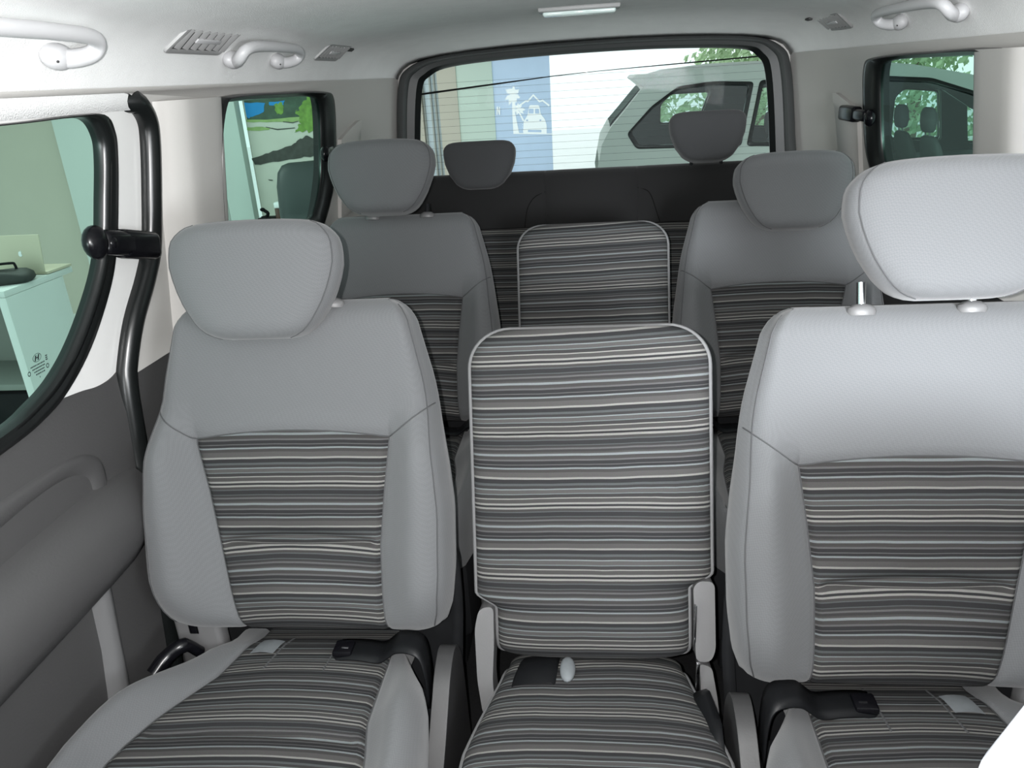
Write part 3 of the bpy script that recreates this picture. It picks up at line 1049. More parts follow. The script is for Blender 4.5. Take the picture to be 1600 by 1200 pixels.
def folding_seat(label, loc, tilt=18.0, zb=0.43):
    root = thing('folding_seat', label, 'seat', loc, group='narrow folding centre seats')
    L = 0.552
    rc = 0.065

    def ext(v, side):
        wide, nar, nv = (0.197, 0.163, 0.095) if side < 0 else (0.195, 0.158, 0.132)
        h = nar + (wide - nar) * smooth(nv - 0.014, nv + 0.014, v)
        if v > L - rc:
            k = (v - (L - rc)) / rc
            h -= rc * (1 - math.sqrt(max(0, 1 - k * k)))
        if v < 0.015:
            h -= 0.012 * (1 - math.sqrt(max(0, 1 - (1 - v / 0.015) ** 2)))
        return h * side

    ts = [-1, -.985, -.965, -.93, -.88, -.8, -.7, -.5, -.25, 0, .25, .5, .7, .8, .88, .93, .965, .985, 1]
    vs = sorted(set([0, .003, .008, .015, .03, .05, .07] + [.08 + .004 * k for k in range(18)] + [.165, .18, .185, .19, .20, .23, .27, .31, .35, .372, .378, .38, .382, .386, .395, .42, .45, .48] +
                    [L - rc * (1 - math.sin(k * math.pi / 2 / 10)) for k in range(11)]))

    def S(t, v):
        l, r = ext(v, -1), ext(v, 1)
        u = l + (r - l) * (t + 1) / 2
        a = abs(t)
        w = 0.018 * (1 - a ** 4)
        if a > 0.88:
            k = (a - 0.88) / 0.12
            w -= 0.014 * (1 - math.sqrt(max(0, 1 - k * k)))
        w -= 0.006 * math.exp(-((v - 0.381 - 0.006 * t) / 0.004) ** 2) * (1 - a ** 6)
        w -= 0.006 * math.exp(-((v - 0.187) / 0.012) ** 2) * (1 - a ** 6)
        w += 0.012 * math.exp(-((v - 0.10) / 0.07) ** 2) * (1 - a ** 2)
        if v > L - 0.04:
            w -= 0.02 * ((v - L + 0.04) / 0.04) ** 2
        if v < 0.04:
            w -= 0.02 * (1 - v / 0.04) ** 2
        return u, w, v
    rows, uvs = [], []
    for v in vs:
        row, uvr = [], []
        for t in ts:
            u, w, vv = S(t, v)
            row.append((u, -w, vv))
            uvr.append((u, v + 0.004 * t * t * (1 if v < 0.3 else -0.6) - 0.006 * t * smooth(0.2, 0.5, v)))
        for u, y in ((ext(v, 1), 0.03), (ext(v, 1) * 0.97, 0.055), (0, 0.06), (ext(v, -1) * 0.97, 0.055), (ext(v, -1), 0.03)):
            row.append((u, y, v))
            uvr.append((u, v))
        rows.append(row)
        uvs.append(uvr)
    n = len(ts)
    b = MB()
    b.grid(rows, lambda i, j: 1 if n - 1 <= j <= n + 4 else 0, closed=True, uvs=uvs, cap0=True, cap1=True)
    back = b.build('backrest', [STR, SHELL], root, angle=60)
    back.location = (0, 0, zb)
    back.rotation_euler = (R(-tilt), 0, 0)
    b = MB()
    pth = [(ext(v, -1), -S(-1, v)[1] - 0.001, v) for v in vs] + [(ext(v, 1), -S(1, v)[1] - 0.001, v) for v in reversed(vs)]
    b.tube(pth, 0.0042, 8)
    b.build('piping', PIPE, back)
    # cushion
    HWC = [(0, 0.150), (0.04, 0.158), (0.08, 0.168), (0.14, 0.182), (0.20, 0.195), (0.28, 0.200), (0.40, 0.200), (0.46, 0.19), (0.5, 0.16)]
    fs = [-0.03, -0.01, 0, .01, .02, .035, .05, .065, .08, .1, .12, .14, .16, .18, .2, .23, .26, .3, .34, .38, .42, .45, .47, .485, .495, .5]

    def CS(t, f):
        hw = lerp(HWC, max(f, 0))
        a = abs(t)
        h = 0.020 * (1 - a ** 4) + 0.014 * smooth(0, 0.2, f) - 0.02 * smooth(0.02, -0.03, f)
        if a > 0.88:
            k = (a - 0.88) / 0.12
            h -= 0.012 * (1 - math.sqrt(max(0, 1 - k * k)))
        if f > 0.42:
            k = (f - 0.42) / 0.08
            h -= 0.05 * (1 - math.sqrt(max(0, 1 - k * k)))
        return t * hw, -f, h
    rows, uvs = [], []
    for f in fs:
        row = [CS(t, f) for t in ts]
        uvr = [(p[0], -f + 0.05 + 0.006 * math.exp(-((p[0] + 0.05) / 0.05) ** 2) * smooth(0.2, 0.05, f)) for p in row]
        hw = lerp(HWC, max(f, 0))
        row += [(hw, -f, -0.05), (hw * 0.96, -f, -0.075), (0, -f, -0.08), (-hw * 0.96, -f, -0.075), (-hw, -f, -0.05)]
        rows.append(row)
        uvs.append(uvr + [(0, 0)] * 5)
    b = MB()
    b.grid(rows, lambda i, j: 1 if n - 1 <= j <= n + 4 else 0, closed=True, uvs=uvs, cap0=True, cap1=True)
    cu = b.build('seat_cushion', [STR, FAB], root, angle=60)
    cu.location = (0, 0.02, zb - 0.03)
    b = MB()
    pth = [Vector(CS(-1, f)) for f in fs[2:]] + [Vector(CS(1, f)) for f in reversed(fs[2:])]
    b.tube(pth, 0.0040, 8)
    b.build('piping', PIPE, cu)
    # buckle, tag, slack strap
    b = MB()
    rows = []
    for f, e in ((-0.005, 0.004), (0.012, 0.009), (0.035, 0.012), (0.06, 0.010), (0.075, 0.004)):
        rows.append([Vector(CS(t, f)) + Vector((0, 0, e - (0.006 if k in (0, 4) else 0))) for k, t in enumerate((-0.82, -0.78, -0.60, -0.42, -0.38))])
    b.grid(rows, 0)
    b.build('belt_buckle', WEB, cu, angle=60)
    b = MB()
    b.ball((-0.044, -0.044, 0.028), (0.013, 0.028, 0.010))
    tg = b.build('cloth_tag', TAG, cu)
    tg['label'] = 'grey cloth tab beside the black buckle'
    b = MB()
    rows = []
    for k, (x, y, z, a) in enumerate(((0.150, -0.07, 0.000, 0.5), (0.156, -0.095, 0.014, 0.9), (0.161, -0.13, 0.006, 0.5), (0.166, -0.16, 0.012, 1.0), (0.168, -0.195, -0.012, 1.1), (0.170, -0.23, -0.045, 1.2))):
        d = Vector((math.cos(a), 0.3, math.sin(a))) * 0.019
        p = Vector((x + 0.012, y, z))
        rows.append([p - d, p + Vector((0, 0, 0.008)), p + d])
    b.grid(rows, 0)
    s2 = b.build('slack_strap', WEB, cu, angle=60)
    smd = s2.modifiers.new('thickness', 'SOLIDIFY')
    smd.thickness = 0.003
    # hinge covers
    Rm = Matrix.Rotation(R(-tilt), 3, 'X')
    for s, poly in ((-1, [(0.167, 0.09), (0.192, 0.085), (0.200, 0.05), (0.198, -0.04), (0.190, -0.10), (0.168, -0.085), (0.172, -0.04), (0.168, 0.02)]),
                    (1, [(0.163, 0.125), (0.172, 0.135), (0.197, 0.135), (0.198, 0.02), (0.190, 0.0), (0.166, 0.0)])):
        b = MB()
        b.sheet([(s * a, c) for a, c in round_poly(poly, 0.012)], [], lambda a, c, d: tuple(Vector((0, 0, zb)) + Rm @ Vector((a, -0.006 + d, c))), thick=0.05)
        hc = b.build('hinge_cover', LGP, root, angle=30)
    b = MB()
    b.sheet(round_poly([(0.172, -0.003), (0.192, -0.01), (0.200, -0.06), (0.205, -0.11), (0.175, -0.09)], 0.008), [], lambda a, c, d: tuple(Vector((0, 0, zb)) + Rm @ Vector((a, -0.004 + d, c))), thick=0.05)
    b.build('hinge_foot', LGP, root, angle=30)
    b = MB()
    b.box(tuple(Vector((0, 0, zb)) + Rm @ Vector((0.167, -0.012, -0.03))), (0.006, 0.006, 0.075), 0.001)
    b.box(tuple(Vector((0, 0, zb)) + Rm @ Vector((0.164, -0.012, 0.06))), (0.004, 0.006, 0.09), 0.001)
    b.build('hinge_bracket', CHR, root)
    b = MB()
    b.box((0, -0.21, 0.18), (0.30, 0.40, 0.26), 0.02)
    b.box((0, -0.19, 0.03), (0.26, 0.42, 0.06), 0.01)
    b.build('seat_base', SHELL, root)
    return root


captain_seat('grey captain seat with striped centre beside the white-framed sliding door, headrest lowered', (-0.512, 1.022, 0), 1, 0.0)
captain_seat('brightly lit grey captain seat at right with its raised headrest on chrome posts', (0.464, 0.926, 0), -1, 0.068, zb=0.441)
captain_seat('grey captain seat in front of the poster quarter window, raised headrest on posts', (-0.520, 1.885, 0), 1, 0.058)
captain_seat('grey captain seat behind the brightly lit one, headrest pushed right down', (0.475, 1.885, 0), -1, -0.026)
folding_seat('narrow striped folding seat in the nearer row, black buckle on its cushion', (-0.010, 1.025, 0), zb=0.41)
folding_seat('narrow striped folding seat in front of the dark rear bench', (0.001, 1.855, 0))

# rear bench
bench = thing('bench_seat', 'dark grey rear bench across the van under the tailgate window, two headrests', 'seat', (0, 2.62, 0))
L = 0.60
b = MB()
rows, uvs = [], []
bx = [-0.66, -0.655, -0.645, -0.62, -0.58, -0.5, -0.4, -0.3, -0.2, -0.165, -0.16, -0.155, -0.1, 0, 0.1, 0.155, 0.16, 0.165, 0.2, 0.3, 0.4, 0.5, 0.58, 0.62, 0.645, 0.655, 0.66]
bvs = [0, .02, .05, .1, .2, .3, .35, .38, .39, .394, .398, .402, .42, .45, .48, .52, .55, .57, .585, .595, .6]
for v in bvs:
    row, uvr = [], []
    for x in bx:
        w = 0.02 - 0.008 * math.exp(-((abs(x) - 0.16) / 0.006) ** 2)
        e = max(0, (abs(x) - 0.6) / 0.06)
        w -= 0.05 * (1 - math.sqrt(max(0, 1 - e * e)))
        if v > 0.55:
            k = (v - 0.55) / 0.05
            w -= 0.045 * (1 - math.sqrt(max(0, 1 - k * k)))
        w -= 0.006 * math.exp(-((v - 0.398) / 0.005) ** 2)
        row.append((x, -w, v))
        uvr.append((x, v + 0.01 * x))
    for x, y in ((0.66, 0.08), (0.60, 0.10), (-0.60, 0.10), (-0.66, 0.08)):
        row.append((x, y - (0.05 if v > 0.59 else 0), v))
        uvr.append((x, v))
    rows.append(row)
    uvs.append(uvr)
b.grid(rows, lambda i, j: 1 if i < bvs.index(.398) and j < len(bx) - 1 else 0, closed=True, uvs=uvs, cap0=True, cap1=True)
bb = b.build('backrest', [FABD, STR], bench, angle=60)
bb.location = (0, 0, 0.435)
bb.rotation_euler = (R(-16), 0, 0)
b = MB()
b.tube(catmull([(-0.165, -0.0125, 0.398), (-0.175, -0.0135, 0.5), (-0.178, -0.01, 0.56), (-0.18, 0.015, 0.595)], 5), 0.0016, 5)
b.tube(catmull([(0.165, -0.0125, 0.398), (0.175, -0.0135, 0.5), (0.178, -0.01, 0.56), (0.18, 0.015, 0.595)], 5), 0.0016, 5)
b.tube(catmull([(0.16, -0.0135, 0.52), (0.20, -0.0205, 0.50), (0.225, -0.0205, 0.43), (0.235, -0.0205, 0.398)], 5), 0.0013, 5)
b.tube(catmull([(-0.16, -0.0135, 0.52), (-0.20, -0.0205, 0.50), (-0.225, -0.0205, 0.46), (-0.235, -0.0205, 0.398)], 5), 0.0013, 5)
b.tube([(x, -0.0145 if abs(x) < 0.58 else 0.01, 0.398) for x in bx], 0.0015, 5)
b.build('seam_stitching', pbr('black_bench_thread', (0.004, 0.004, 0.004), 0.9, spec=0.1), bb)
b = MB()
rows, uvs = [], []
for f in (0, .05, .1, .2, .3, .38, .42, .44):
    k = max(0, (f - 0.38) / 0.06)
    h = 0.015 - 0.05 * (1 - math.sqrt(max(0, 1 - k * k)))
    row = [(x, -f, h - 0.03 * max(0, (abs(x) - 0.6) / 0.06) ** 2) for x in bx] + [(0.66, -f, -0.1), (-0.66, -f, -0.1)]
    rows.append(row)
    uvs.append([(p[0], -f) for p in row])
b.grid(rows, lambda i, j: 0, closed=True, uvs=uvs, cap0=True, cap1=True)
bc = b.build('seat_cushion', [STR], bench, angle=60)
bc.location = (0, 0.0, 0.42)
b = MB()
b.box((0, -0.2, 0.17), (1.2, 0.38, 0.30), 0.02)
b.build('seat_base', SHELL, bench)
for x, dz in ((-0.388, 0.0), (0.395, 0.058)):
    b = MB()
    rows = []
    BH = [(0, 0.035), (0.002, 0.050), (0.006, 0.063), (0.012, 0.074), (0.02, 0.085), (0.05, 0.107), (0.09, 0.123), (0.12, 0.128), (0.14, 0.127), (0.152, 0.120), (0.160, 0.108), (0.164, 0.088)]
    for v in (0, .002, .006, .012, .02, .035, .05, .07, .09, .11, .125, .138, .147, .154, .159, .162, .164):
        hw = lerp(BH, v)
        ce = 1.0
        if v < 0.03:
            ce = 0.55 + 0.45 * math.sqrt(max(0, 1 - (1 - v / 0.03) ** 2))
        if v > 0.139:
            ce = 0.5 + 0.5 * math.sqrt(max(0, 1 - ((v - 0.139) / 0.025) ** 2))
        row = []
        for k in range(48):
            a = k * math.pi / 24
            c, s2 = math.cos(a), math.sin(a)
            row.append((math.copysign(abs(c) ** 0.4, c) * hw, -math.copysign(abs(s2) ** 0.55, s2) * 0.042 * ce, v))
        rows.append(row)
    b.grid(rows, 0, closed=True, cap0=True, cap1=True)
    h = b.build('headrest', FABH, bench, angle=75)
    h.location = (x, 0.135, 0.955 + dz)
    h.rotation_euler = (R(-16), 0, 0)
    for s in (-1, 1):
        b = MB()
        b.tube([(s * 0.05, 0.03, -0.02 - dz), (s * 0.05, 0.03, 0.03)], 0.006, 8)
        b.build('headrest_post', SHELL, h)

# front seat: only the rounded shoulder of its white cover reaches into view
fseat = thing('front_seat', 'white covered front seat, only its rounded shoulder showing at lower right', 'seat', (0.455, 0.33, 0))
b = MB()
rows = []
for v, hw, th in ((0.0, 0.22, 0.06), (0.1, 0.235, 0.07), (0.3, 0.24, 0.07), (0.42, 0.232, 0.066), (0.50, 0.215, 0.06), (0.55, 0.19, 0.054), (0.585, 0.155, 0.045), (0.605, 0.115, 0.034), (0.615, 0.07, 0.02)):
    rows.append([(math.copysign(abs(math.cos(k * math.pi / 20)) ** 0.55, math.cos(k * math.pi / 20)) * hw, math.copysign(abs(math.sin(k * math.pi / 20)) ** 0.8, math.sin(k * math.pi / 20)) * th, v) for k in range(40)])
b.grid(rows, 0, closed=True, cap0=True, cap1=True)
o = b.build('backrest', WCOV, fseat, angle=75)
o.location = (0.015, 0, 0.370)
o.rotation_euler = (R(-8), 0, 0)
b = MB()
b.box((0, -0.25, 0.36), (0.46, 0.46, 0.12), 0.04)
b.build('seat_cushion', WCOV, fseat)
b = MB()
b.box((0, -0.22, 0.15), (0.40, 0.42, 0.30), 0.02)
b.build('seat_base', SHELL, fseat)


# ------------------------------------------------------------------ roof fittings
def head_pt(xn, Y):
    """point and inward normal of the headliner at a fraction of the half width"""
    s = 1 if xn > 0 else -1
    a = abs(xn)
    tab = sorted(prof)
    z = lerp(tab, a) if True else 0
    W = xw(Y, 1.305)
    z1, z0 = lerp(tab, min(1, a + 0.01)), lerp(tab, a - 0.01)
    n = Vector((s * (z1 - z0), 0, -0.02 * W)).normalized()
    if n.z > 0:
        n = -n
    return Vector((xn * W, Y, head_z(z, Y))), n


def frame_at(xn, Y):
    p, n = head_pt(xn, Y)
    t = Vector((0, 1, 0))
    q = n.cross(t).normalized()
    return p, n, t, q


def grab_handle(label, xn, Y0, Y1):
    """two mounts on the roof edge and a bar folded up against the lining"""
    p, n, t, q = frame_at(xn, (Y0 + Y1) / 2)
    if q.z < 0:
        q = -q
    root = thing('grab_handle', label, 'handle', p, group='roof grab handles')
    h = (Y1 - Y0) / 2
    pts = [(-h + 0.05, 0.004, 0.0), (-h + 0.035, 0.020, 0.004), (-h + 0.012, 0.032, 0.018), (-h + 0.012, 0.036, 0.036), (-h + 0.04, 0.038, 0.046), (-h * 0.45, 0.040, 0.050), (0, 0.041, 0.051),
           (h * 0.45, 0.040, 0.050), (h - 0.04, 0.038, 0.046), (h - 0.012, 0.036, 0.036), (h - 0.012, 0.032, 0.018), (h - 0.035, 0.020, 0.004), (h - 0.05, 0.004, 0.0)]
    path = catmull([tuple(t * a + n * c + q * e) for a, c, e in pts], 4)
    N = len(path)
    rad = [0.0105 + 0.004 * (abs(i / (N - 1) - 0.5) * 2) ** 3 for i in range(N)]
    b = MB()
    b.tube(path, rad, 14)
    b.build('grip', HND, root, angle=60)
    for e in (-1, 1):
        b = MB()
        c = t * (e * (h - 0.045)) + n * 0.008
        b.ball(tuple(c), (0.017, 0.030, 0.018))
        cap = b.build('mount_cap', HND, root)
        b = MB()
        b.ball(tuple(c + t * (-0.018) + n * 0.013), (0.002, 0.0025, 0.002), 0, 8, 6)
        b.build('cap_screw', VDK, cap)
    return root


grab_handle('pale grey roof grab handle above the white-framed sliding door', -0.965, 0.66, 1.13)
grab_handle('short pale grey roof grab handle between the two roof vents on the left', -0.962, 1.60, 1.94)
grab_handle('pale roof grab handle at the top edge of the photo, opposite side', 0.962, 1.70, 2.10)


def air_vent(label, xn, Yc, ln, wd, mirror=1):
    p, n, t, q = frame_at(xn, Yc)
    root = thing('air_vent', label, 'vent', p, group='louvred roof air vents')
    M = Matrix((q, t, n)).transposed()
    f3 = lambda a, c, d: tuple(q * a + t * c + n * d)
    hw_, hl = wd / 2, ln / 2
    out = round_poly([(-hw_, -hl), (hw_, -hl + 0.02), (hw_, hl), (-hw_, hl - 0.02)], 0.012)
    inn = round_poly([(-hw_ + 0.012, -hl + 0.014), (hw_ - 0.012, -hl + 0.034), (hw_ - 0.012, hl - 0.014), (-hw_ + 0.012, hl - 0.034)], 0.006)
    b = MB()
    ring(b, out, inn, [(0, -0.004), (0.15, 0.002), (0.6, 0.0035), (1, 0.002), (1, -0.004)], f3)
    b.build('vent_frame', VNT, root, angle=40)
    b = MB()
    b.sheet(inn, [], lambda a, c, d: f3(a, c, 0.0005))
    b.build('vent_backing', VDK, root)
    k = 0
    nsl = 7
    for k in range(nsl):
        c = -hl + 0.03 + (ln - 0.06) * k / (nsl - 1)
        b = MB()
        b.box(f3(0, c, 0.0015), (wd - 0.028, (ln - 0.05) / nsl * 0.55, 0.003), 0.0008, rot=M @ Matrix.Rotation(R(22), 3, 'X'))
        b.build('louvre', VNT, root)
    b = MB()
    b.box(f3(0, 0, 0.004), (0.010, ln * 0.4, 0.005), 0.002, rot=M)
    b.build('vent_slider', HND, root)
    return root


air_vent('larger louvred roof vent between the two left grab handles', -0.925, 1.50, 0.24, 0.075)
air_vent('smaller louvred roof vent above the poster quarter window', -0.93, 2.28, 0.22, 0.070)
air_vent('louvred roof vent above the parked-car quarter window', 0.93, 2.52, 0.24, 0.075)
for x, Y, nm in ((-0.915, 2.40, 'small dark slotted clip behind the left rear roof vent'), (0.88, 2.62, 'small dark slotted clip behind the right roof vent')):
    p, n, t, q = frame_at(x, Y)
    b = MB()
    b.box(tuple(n * 0.002), (0.012, 0.045, 0.006), 0.002, rot=Matrix((q, t, n)).transposed())
    o = b.build('trim_clip', VDK)
    o.location = p
    tag(o, nm, 'clip')

dome = thing('dome_lamp', 'slim clear dome lamp on the roof above the rear window', 'lamp', (-0.022, 2.24, head_z(1.48, 2.24)))
b = MB()
b.box((0, 0, -0.004), (0.215, 0.075, 0.014), 0.006)
b.build('lamp_base', VNT, dome)
b = MB()
b.box((0, 0, -0.014), (0.19, 0.055, 0.014), 0.006, seg=3)
b.build('lamp_lens', LENS, dome)

# ------------------------------------------------------------------ outside: ground and the showroom front
GZ = -0.5
b = MB()
b.box((0, 8, GZ - 0.05), (40, 40, 0.1))
tag(b.build('ground', pbr('pale_concrete', (0.80, 0.81, 0.80), 0.8, noise_scale=2, var=0.08)), kind='structure')
CREAM = pbr('beige_showroom_wall', (0.50, 0.47, 0.40), 0.8, noise_scale=3, var=0.05)
WHT = pbr('white_showroom_column', (0.56, 0.60, 0.57), 0.6)
GRC = pbr('pale_green_column_face', (0.52, 0.62, 0.55), 0.7)
GRY = pbr('grey_reveal', (0.38, 0.40, 0.38), 0.7)
YW = 6.5
b = MB()
b.box((-5.9, YW + 0.1, 1.0), (2.9, 0.2, 3.0), 0)
tag(b.build('wall_showroom', CREAM), kind='structure')
b = MB()
b.box((-3.78, YW + 0.02, 1.0), (1.36, 0.3, 3.0), 0.0)
b.box((-3.10, YW - 0.14, 1.0), (0.10, 0.06, 3.0), 0.004, 1)
b.box((-2.945, YW - 0.12, 1.0), (0.21, 0.10, 3.0), 0.004, 2)
tag(b.build('column_white', [WHT, GRY, pbr('pale_grey_column_paint', (0.52, 0.58, 0.55), 0.7)]), 'white showroom column left of the beach poster', 'column', kind='structure')
b = MB()
b.box((-2.1, YW + 0.12, 1.0), (1.5, 0.2, 3.0))
tag(b.build('wall_poster', CREAM), kind='structure')
b = MB()
b.box((-1.12, YW + 0.05, 1.0), (0.155, 0.2, 3.0), 0.004, 0)
b.box((-0.90, YW + 0.06, 1.0), (0.29, 0.2, 3.0), 0.004, 1)
tag(b.build('column_green', [CREAM, GRC]), 'beige and pale green showroom column seen through the rear window', 'column', kind='structure')
b = MB()
b.box((-3.6, 5.1, 2.52), (6.8, 3.4, 0.06))
tag(b.build('ceiling_showroom', pbr('showroom_ceiling', (0.7, 0.7, 0.68), 0.9)), kind='structure')
b = MB()
b.box((3.4, 7.6, 2.9), (8.4, 6.4, 0.1))  # unseen canopy added to cut the daylight on the parked car and facade
for cx_ in (-0.6, 7.3):
    b.box((cx_, 10.6, 1.2), (0.12, 0.12, 3.4))
tag(b.build('ceiling_shade_canopy', pbr('shade_canopy_sheet', (0.5, 0.52, 0.5), 0.8)), kind='structure')
# glazed strip left of the column, with thin mullions
gw = thing('window_4', 'pale showroom glazing with thin mullions beside the green column', None, (-1.28, YW + 0.1, GZ), kind='structure')
b = MB()
b.box((0, 0, 1.5), (0.16, 0.02, 3.0))
b.build('window_pane', pbr('pale_blue_glazing', (0.72, 0.82, 0.88), 0.2), gw)
for x in (-0.06, 0.0, 0.035):
    b = MB()
    b.box((x, -0.03, 1.5), (0.012, 0.03, 3.0))
    b.build('mullion', GRY, gw)

# blue banner with a white palm, mountain and camper print
BLU = pbr('soft_blue_banner', (0.50, 0.62, 0.80), 0.7, noise_scale=3, var=0.12)
PRN = pbr('white_print', (0.92, 0.94, 0.96), 0.6)
ban = thing('banner', 'blue banner printed with white palms, mountains and a camper', 'banner', (-0.53, YW - 0.02, GZ))
b = MB()
b.box((0, 0, 1.35), (0.452, 0.02, 2.5), 0.002)
b.build('banner_panel', BLU, ban)


def bp(zx, zy, d=0.0):
    px, py = zx / 5.333 + 620, zy / 5.333 + 60
    px2 = px - (py - 200) * 0.07
    x = (px2 - 818.5) * 0.00517
    z = 0.930 - (py - 200 + (px - 818) * 0.062) * 0.00545
    return (x, -0.0115 - d, z - GZ)


b = MB()


LAYER = [0]


def art(poly, holes=()):
    LAYER[0] += 1
    h = 0.0012 + 0.0002 * LAYER[0]
    b.sheet(poly, list(holes), lambda a, c, d: bp(a, c, h - d), thick=h)


def leafs(cx, cy, tips, w):
    for (x, y) in tips:
        d = Vector((x - cx, y - cy))
        nn = Vector((-d.y, d.x)).normalized() * w
        mid = Vector((cx, cy)) + d * 0.55
        art([(cx, cy), tuple(mid + nn), (x, y), tuple(mid - nn)])


leafs(968, 500, [(975, 435), (1020, 462), (1030, 525), (1000, 560), (935, 580), (900, 540), (905, 462), (932, 452)], 17)
art([(968 + 24 * math.cos(k * math.pi / 5), 500 + 24 * math.sin(k * math.pi / 5)) for k in range(10)])
art([(1015 + 15 * math.cos(k * math.pi / 5), 605 + 15 * math.sin(k * math.pi / 5)) for k in range(10)])
art([(960, 520), (985, 520), (990, 640), (1025, 790), (975, 790), (965, 640)])
leafs(1015, 605, [(985, 575), (1010, 560), (1045, 560), (1075, 610), (1060, 640), (1000, 650), (985, 625)], 12)
art([(1010, 620), (1025, 625), (1066, 690), (1052, 695)])
mt = [(1040, 570), (1075, 545), (1092, 550), (1135, 500), (1185, 550), (1212, 540), (1265, 578)]
for (x0, y0), (x1, y1) in zip(mt, mt[1:]):
    d = Vector((x1 - x0, y1 - y0)).normalized()
    nn = Vector((-d.y, d.x)) * 6
    art([(x0 - nn.x - d.x * 3, y0 - nn.y), (x1 - nn.x + d.x * 3, y1 - nn.y), (x1 + nn.x + d.x * 3, y1 + nn.y), (x0 + nn.x - d.x * 3, y0 + nn.y)])
body = round_poly([(1105, 575), (1185, 575), (1198, 640), (1232, 675), (1250, 720), (1252, 790), (1056, 790), (1058, 700), (1090, 650)], 14)
art(body, [round_poly([(1102, 602), (1140, 602), (1140, 637), (1100, 637)], 6), round_poly([(1152, 602), (1184, 602), (1188, 637), (1152, 637)], 6),
           round_poly([(1096, 758), (1208, 758), (1208, 775), (1096, 775)], 5), round_poly([(1080, 682), (1096, 682), (1096, 694), (1080, 694)], 4),
           round_poly([(1190, 680), (1204, 680), (1204, 692), (1190, 692)], 4)])
art([(975, 783), (1300, 783), (1300, 790), (975, 790)])
b.build('banner_print', PRN, ban, smooth=False)
# letter N at the banner's left edge
b = MB()
for poly in ([(836, 590), (844, 590), (844, 650), (836, 650)], [(838, 590), (846, 590), (864, 650), (856, 650)], [(856, 590), (864, 590), (864, 650), (856, 650)]):
    LAYER[0] += 1
    hh = 0.0012 + 0.0003 * LAYER[0]
    b.sheet(poly, [], lambda a, c, d: bp(a, c, hh - d), thick=hh)
b.build('banner_letter', PRN, ban, smooth=False)

# beach poster seen through the left quarter window
SAND = pbr('poster_sand', (0.62, 0.61, 0.55), 0.6, noise_scale=5, var=0.12)
SEA = pbr('poster_blue_sea', (0.01, 0.25, 0.62), 0.6, noise_scale=4, var=0.1)
LEAFP = pbr('poster_green_leaves', (0.16, 0.30, 0.05), 0.6, noise_scale=22, var=0.75)
LEAFD = pbr('poster_dark_trees', (0.05, 0.09, 0.06), 0.6, noise_scale=16, var=0.7)
GRS = pbr('poster_grass', (0.30, 0.42, 0.16), 0.6, noise_scale=18, var=0.4)
LOGP = pbr('poster_driftwood', (0.055, 0.055, 0.05), 0.6, noise_scale=25, var=0.6)
b = MB()
rp = random.Random(8)


def wob(pts, k=3, amp=0.02):
    out = []
    n = len(pts)
    for i in range(n):
        p, q = Vector(pts[i]), Vector(pts[(i + 1) % n])
        out.append(tuple(p))
        for j in range(1, k):
            out.append(tuple(p.lerp(q, j / k) + Vector((rp.uniform(-amp, amp), rp.uniform(-amp, amp)))))
    return out


def art2(poly, m, d):
    b.sheet(poly, [], lambda a, c, e: (a, -d, c), m)


b.box((0, 0.01, 0.95), (1.36, 0.02, 1.9), 0.0, 0)
def zp(pts):
    out = []
    for zx, zy in pts:
        px, py = 320 + zx / 5.714, 140 + zy / 5.714
        px -= (py - 160) * 0.20
        out.append(((px - 376) / 121 * 0.63 - 0.675, 1.83 - (py - 160 + (px - 376) * 0.07) * 0.00522))
    return out


def clampx(pts):
    return [(min(max(a, -0.672), 0.672), min(c, 1.895)) for a, c in pts]


art2(clampx(wob(zp([(280, 60), (1000, 20), (2000, -60), (2000, 250), (1000, 270), (600, 265), (330, 270)]), 4, 0.01)), 3, 0.002)
art2(clampx(wob(zp([(300, 115), (520, 115), (512, 180), (500, 195), (400, 235), (370, 250), (320, 200)]), 3, 0.006)), 1, 0.004)
art2(clampx(wob(zp([(555, 105), (700, 90), (690, 130), (560, 135)]), 3, 0.006)), 1, 0.004)
art2(wob(zp([(345, 260), (600, 250), (900, 225), (1600, 150), (1700, 250), (900, 270), (600, 275), (350, 280)]), 4, 0.005), 4, 0.004)
art2(wob(zp([(350, 325), (440, 320), (600, 325), (560, 345), (420, 355), (360, 355)]), 3, 0.005), 4, 0.004)
art2(clampx(wob(zp([(600, 130), (680, 110), (690, 190), (630, 220)]), 4, 0.012)), 2, 0.0045)
art2(clampx(wob(zp([(830, 150), (900, 60), (1000, 40), (1800, -40), (1900, 300), (1000, 340), (800, 365), (830, 300), (860, 250), (800, 200)]), 6, 0.018)), 2, 0.006)
art2(wob(zp([(400, 600), (560, 550), (760, 480), (820, 440), (900, 390), (1000, 410), (1700, 380), (1700, 560), (1000, 560), (760, 600), (500, 650), (430, 655)]), 5, 0.008), 5, 0.006)
for q in ([(530, 318), (640, 335), (800, 320), (805, 326), (640, 345), (530, 324)], [(690, 268), (780, 275), (830, 262), (830, 268), (780, 283), (690, 275)], [(560, 785), (610, 790), (600, 797), (570, 795)]):
    art2(zp(q), 5, 0.006)
pos = b.build('poster', [SAND, SEA, LEAFP, LEAFD, GRS, LOGP], smooth=False)
pos.location = (-2.15, YW - 0.01, GZ - 0.08 + 0.0)
tag(pos, 'beach photo poster with driftwood and blue sea behind the left quarter window', 'poster')

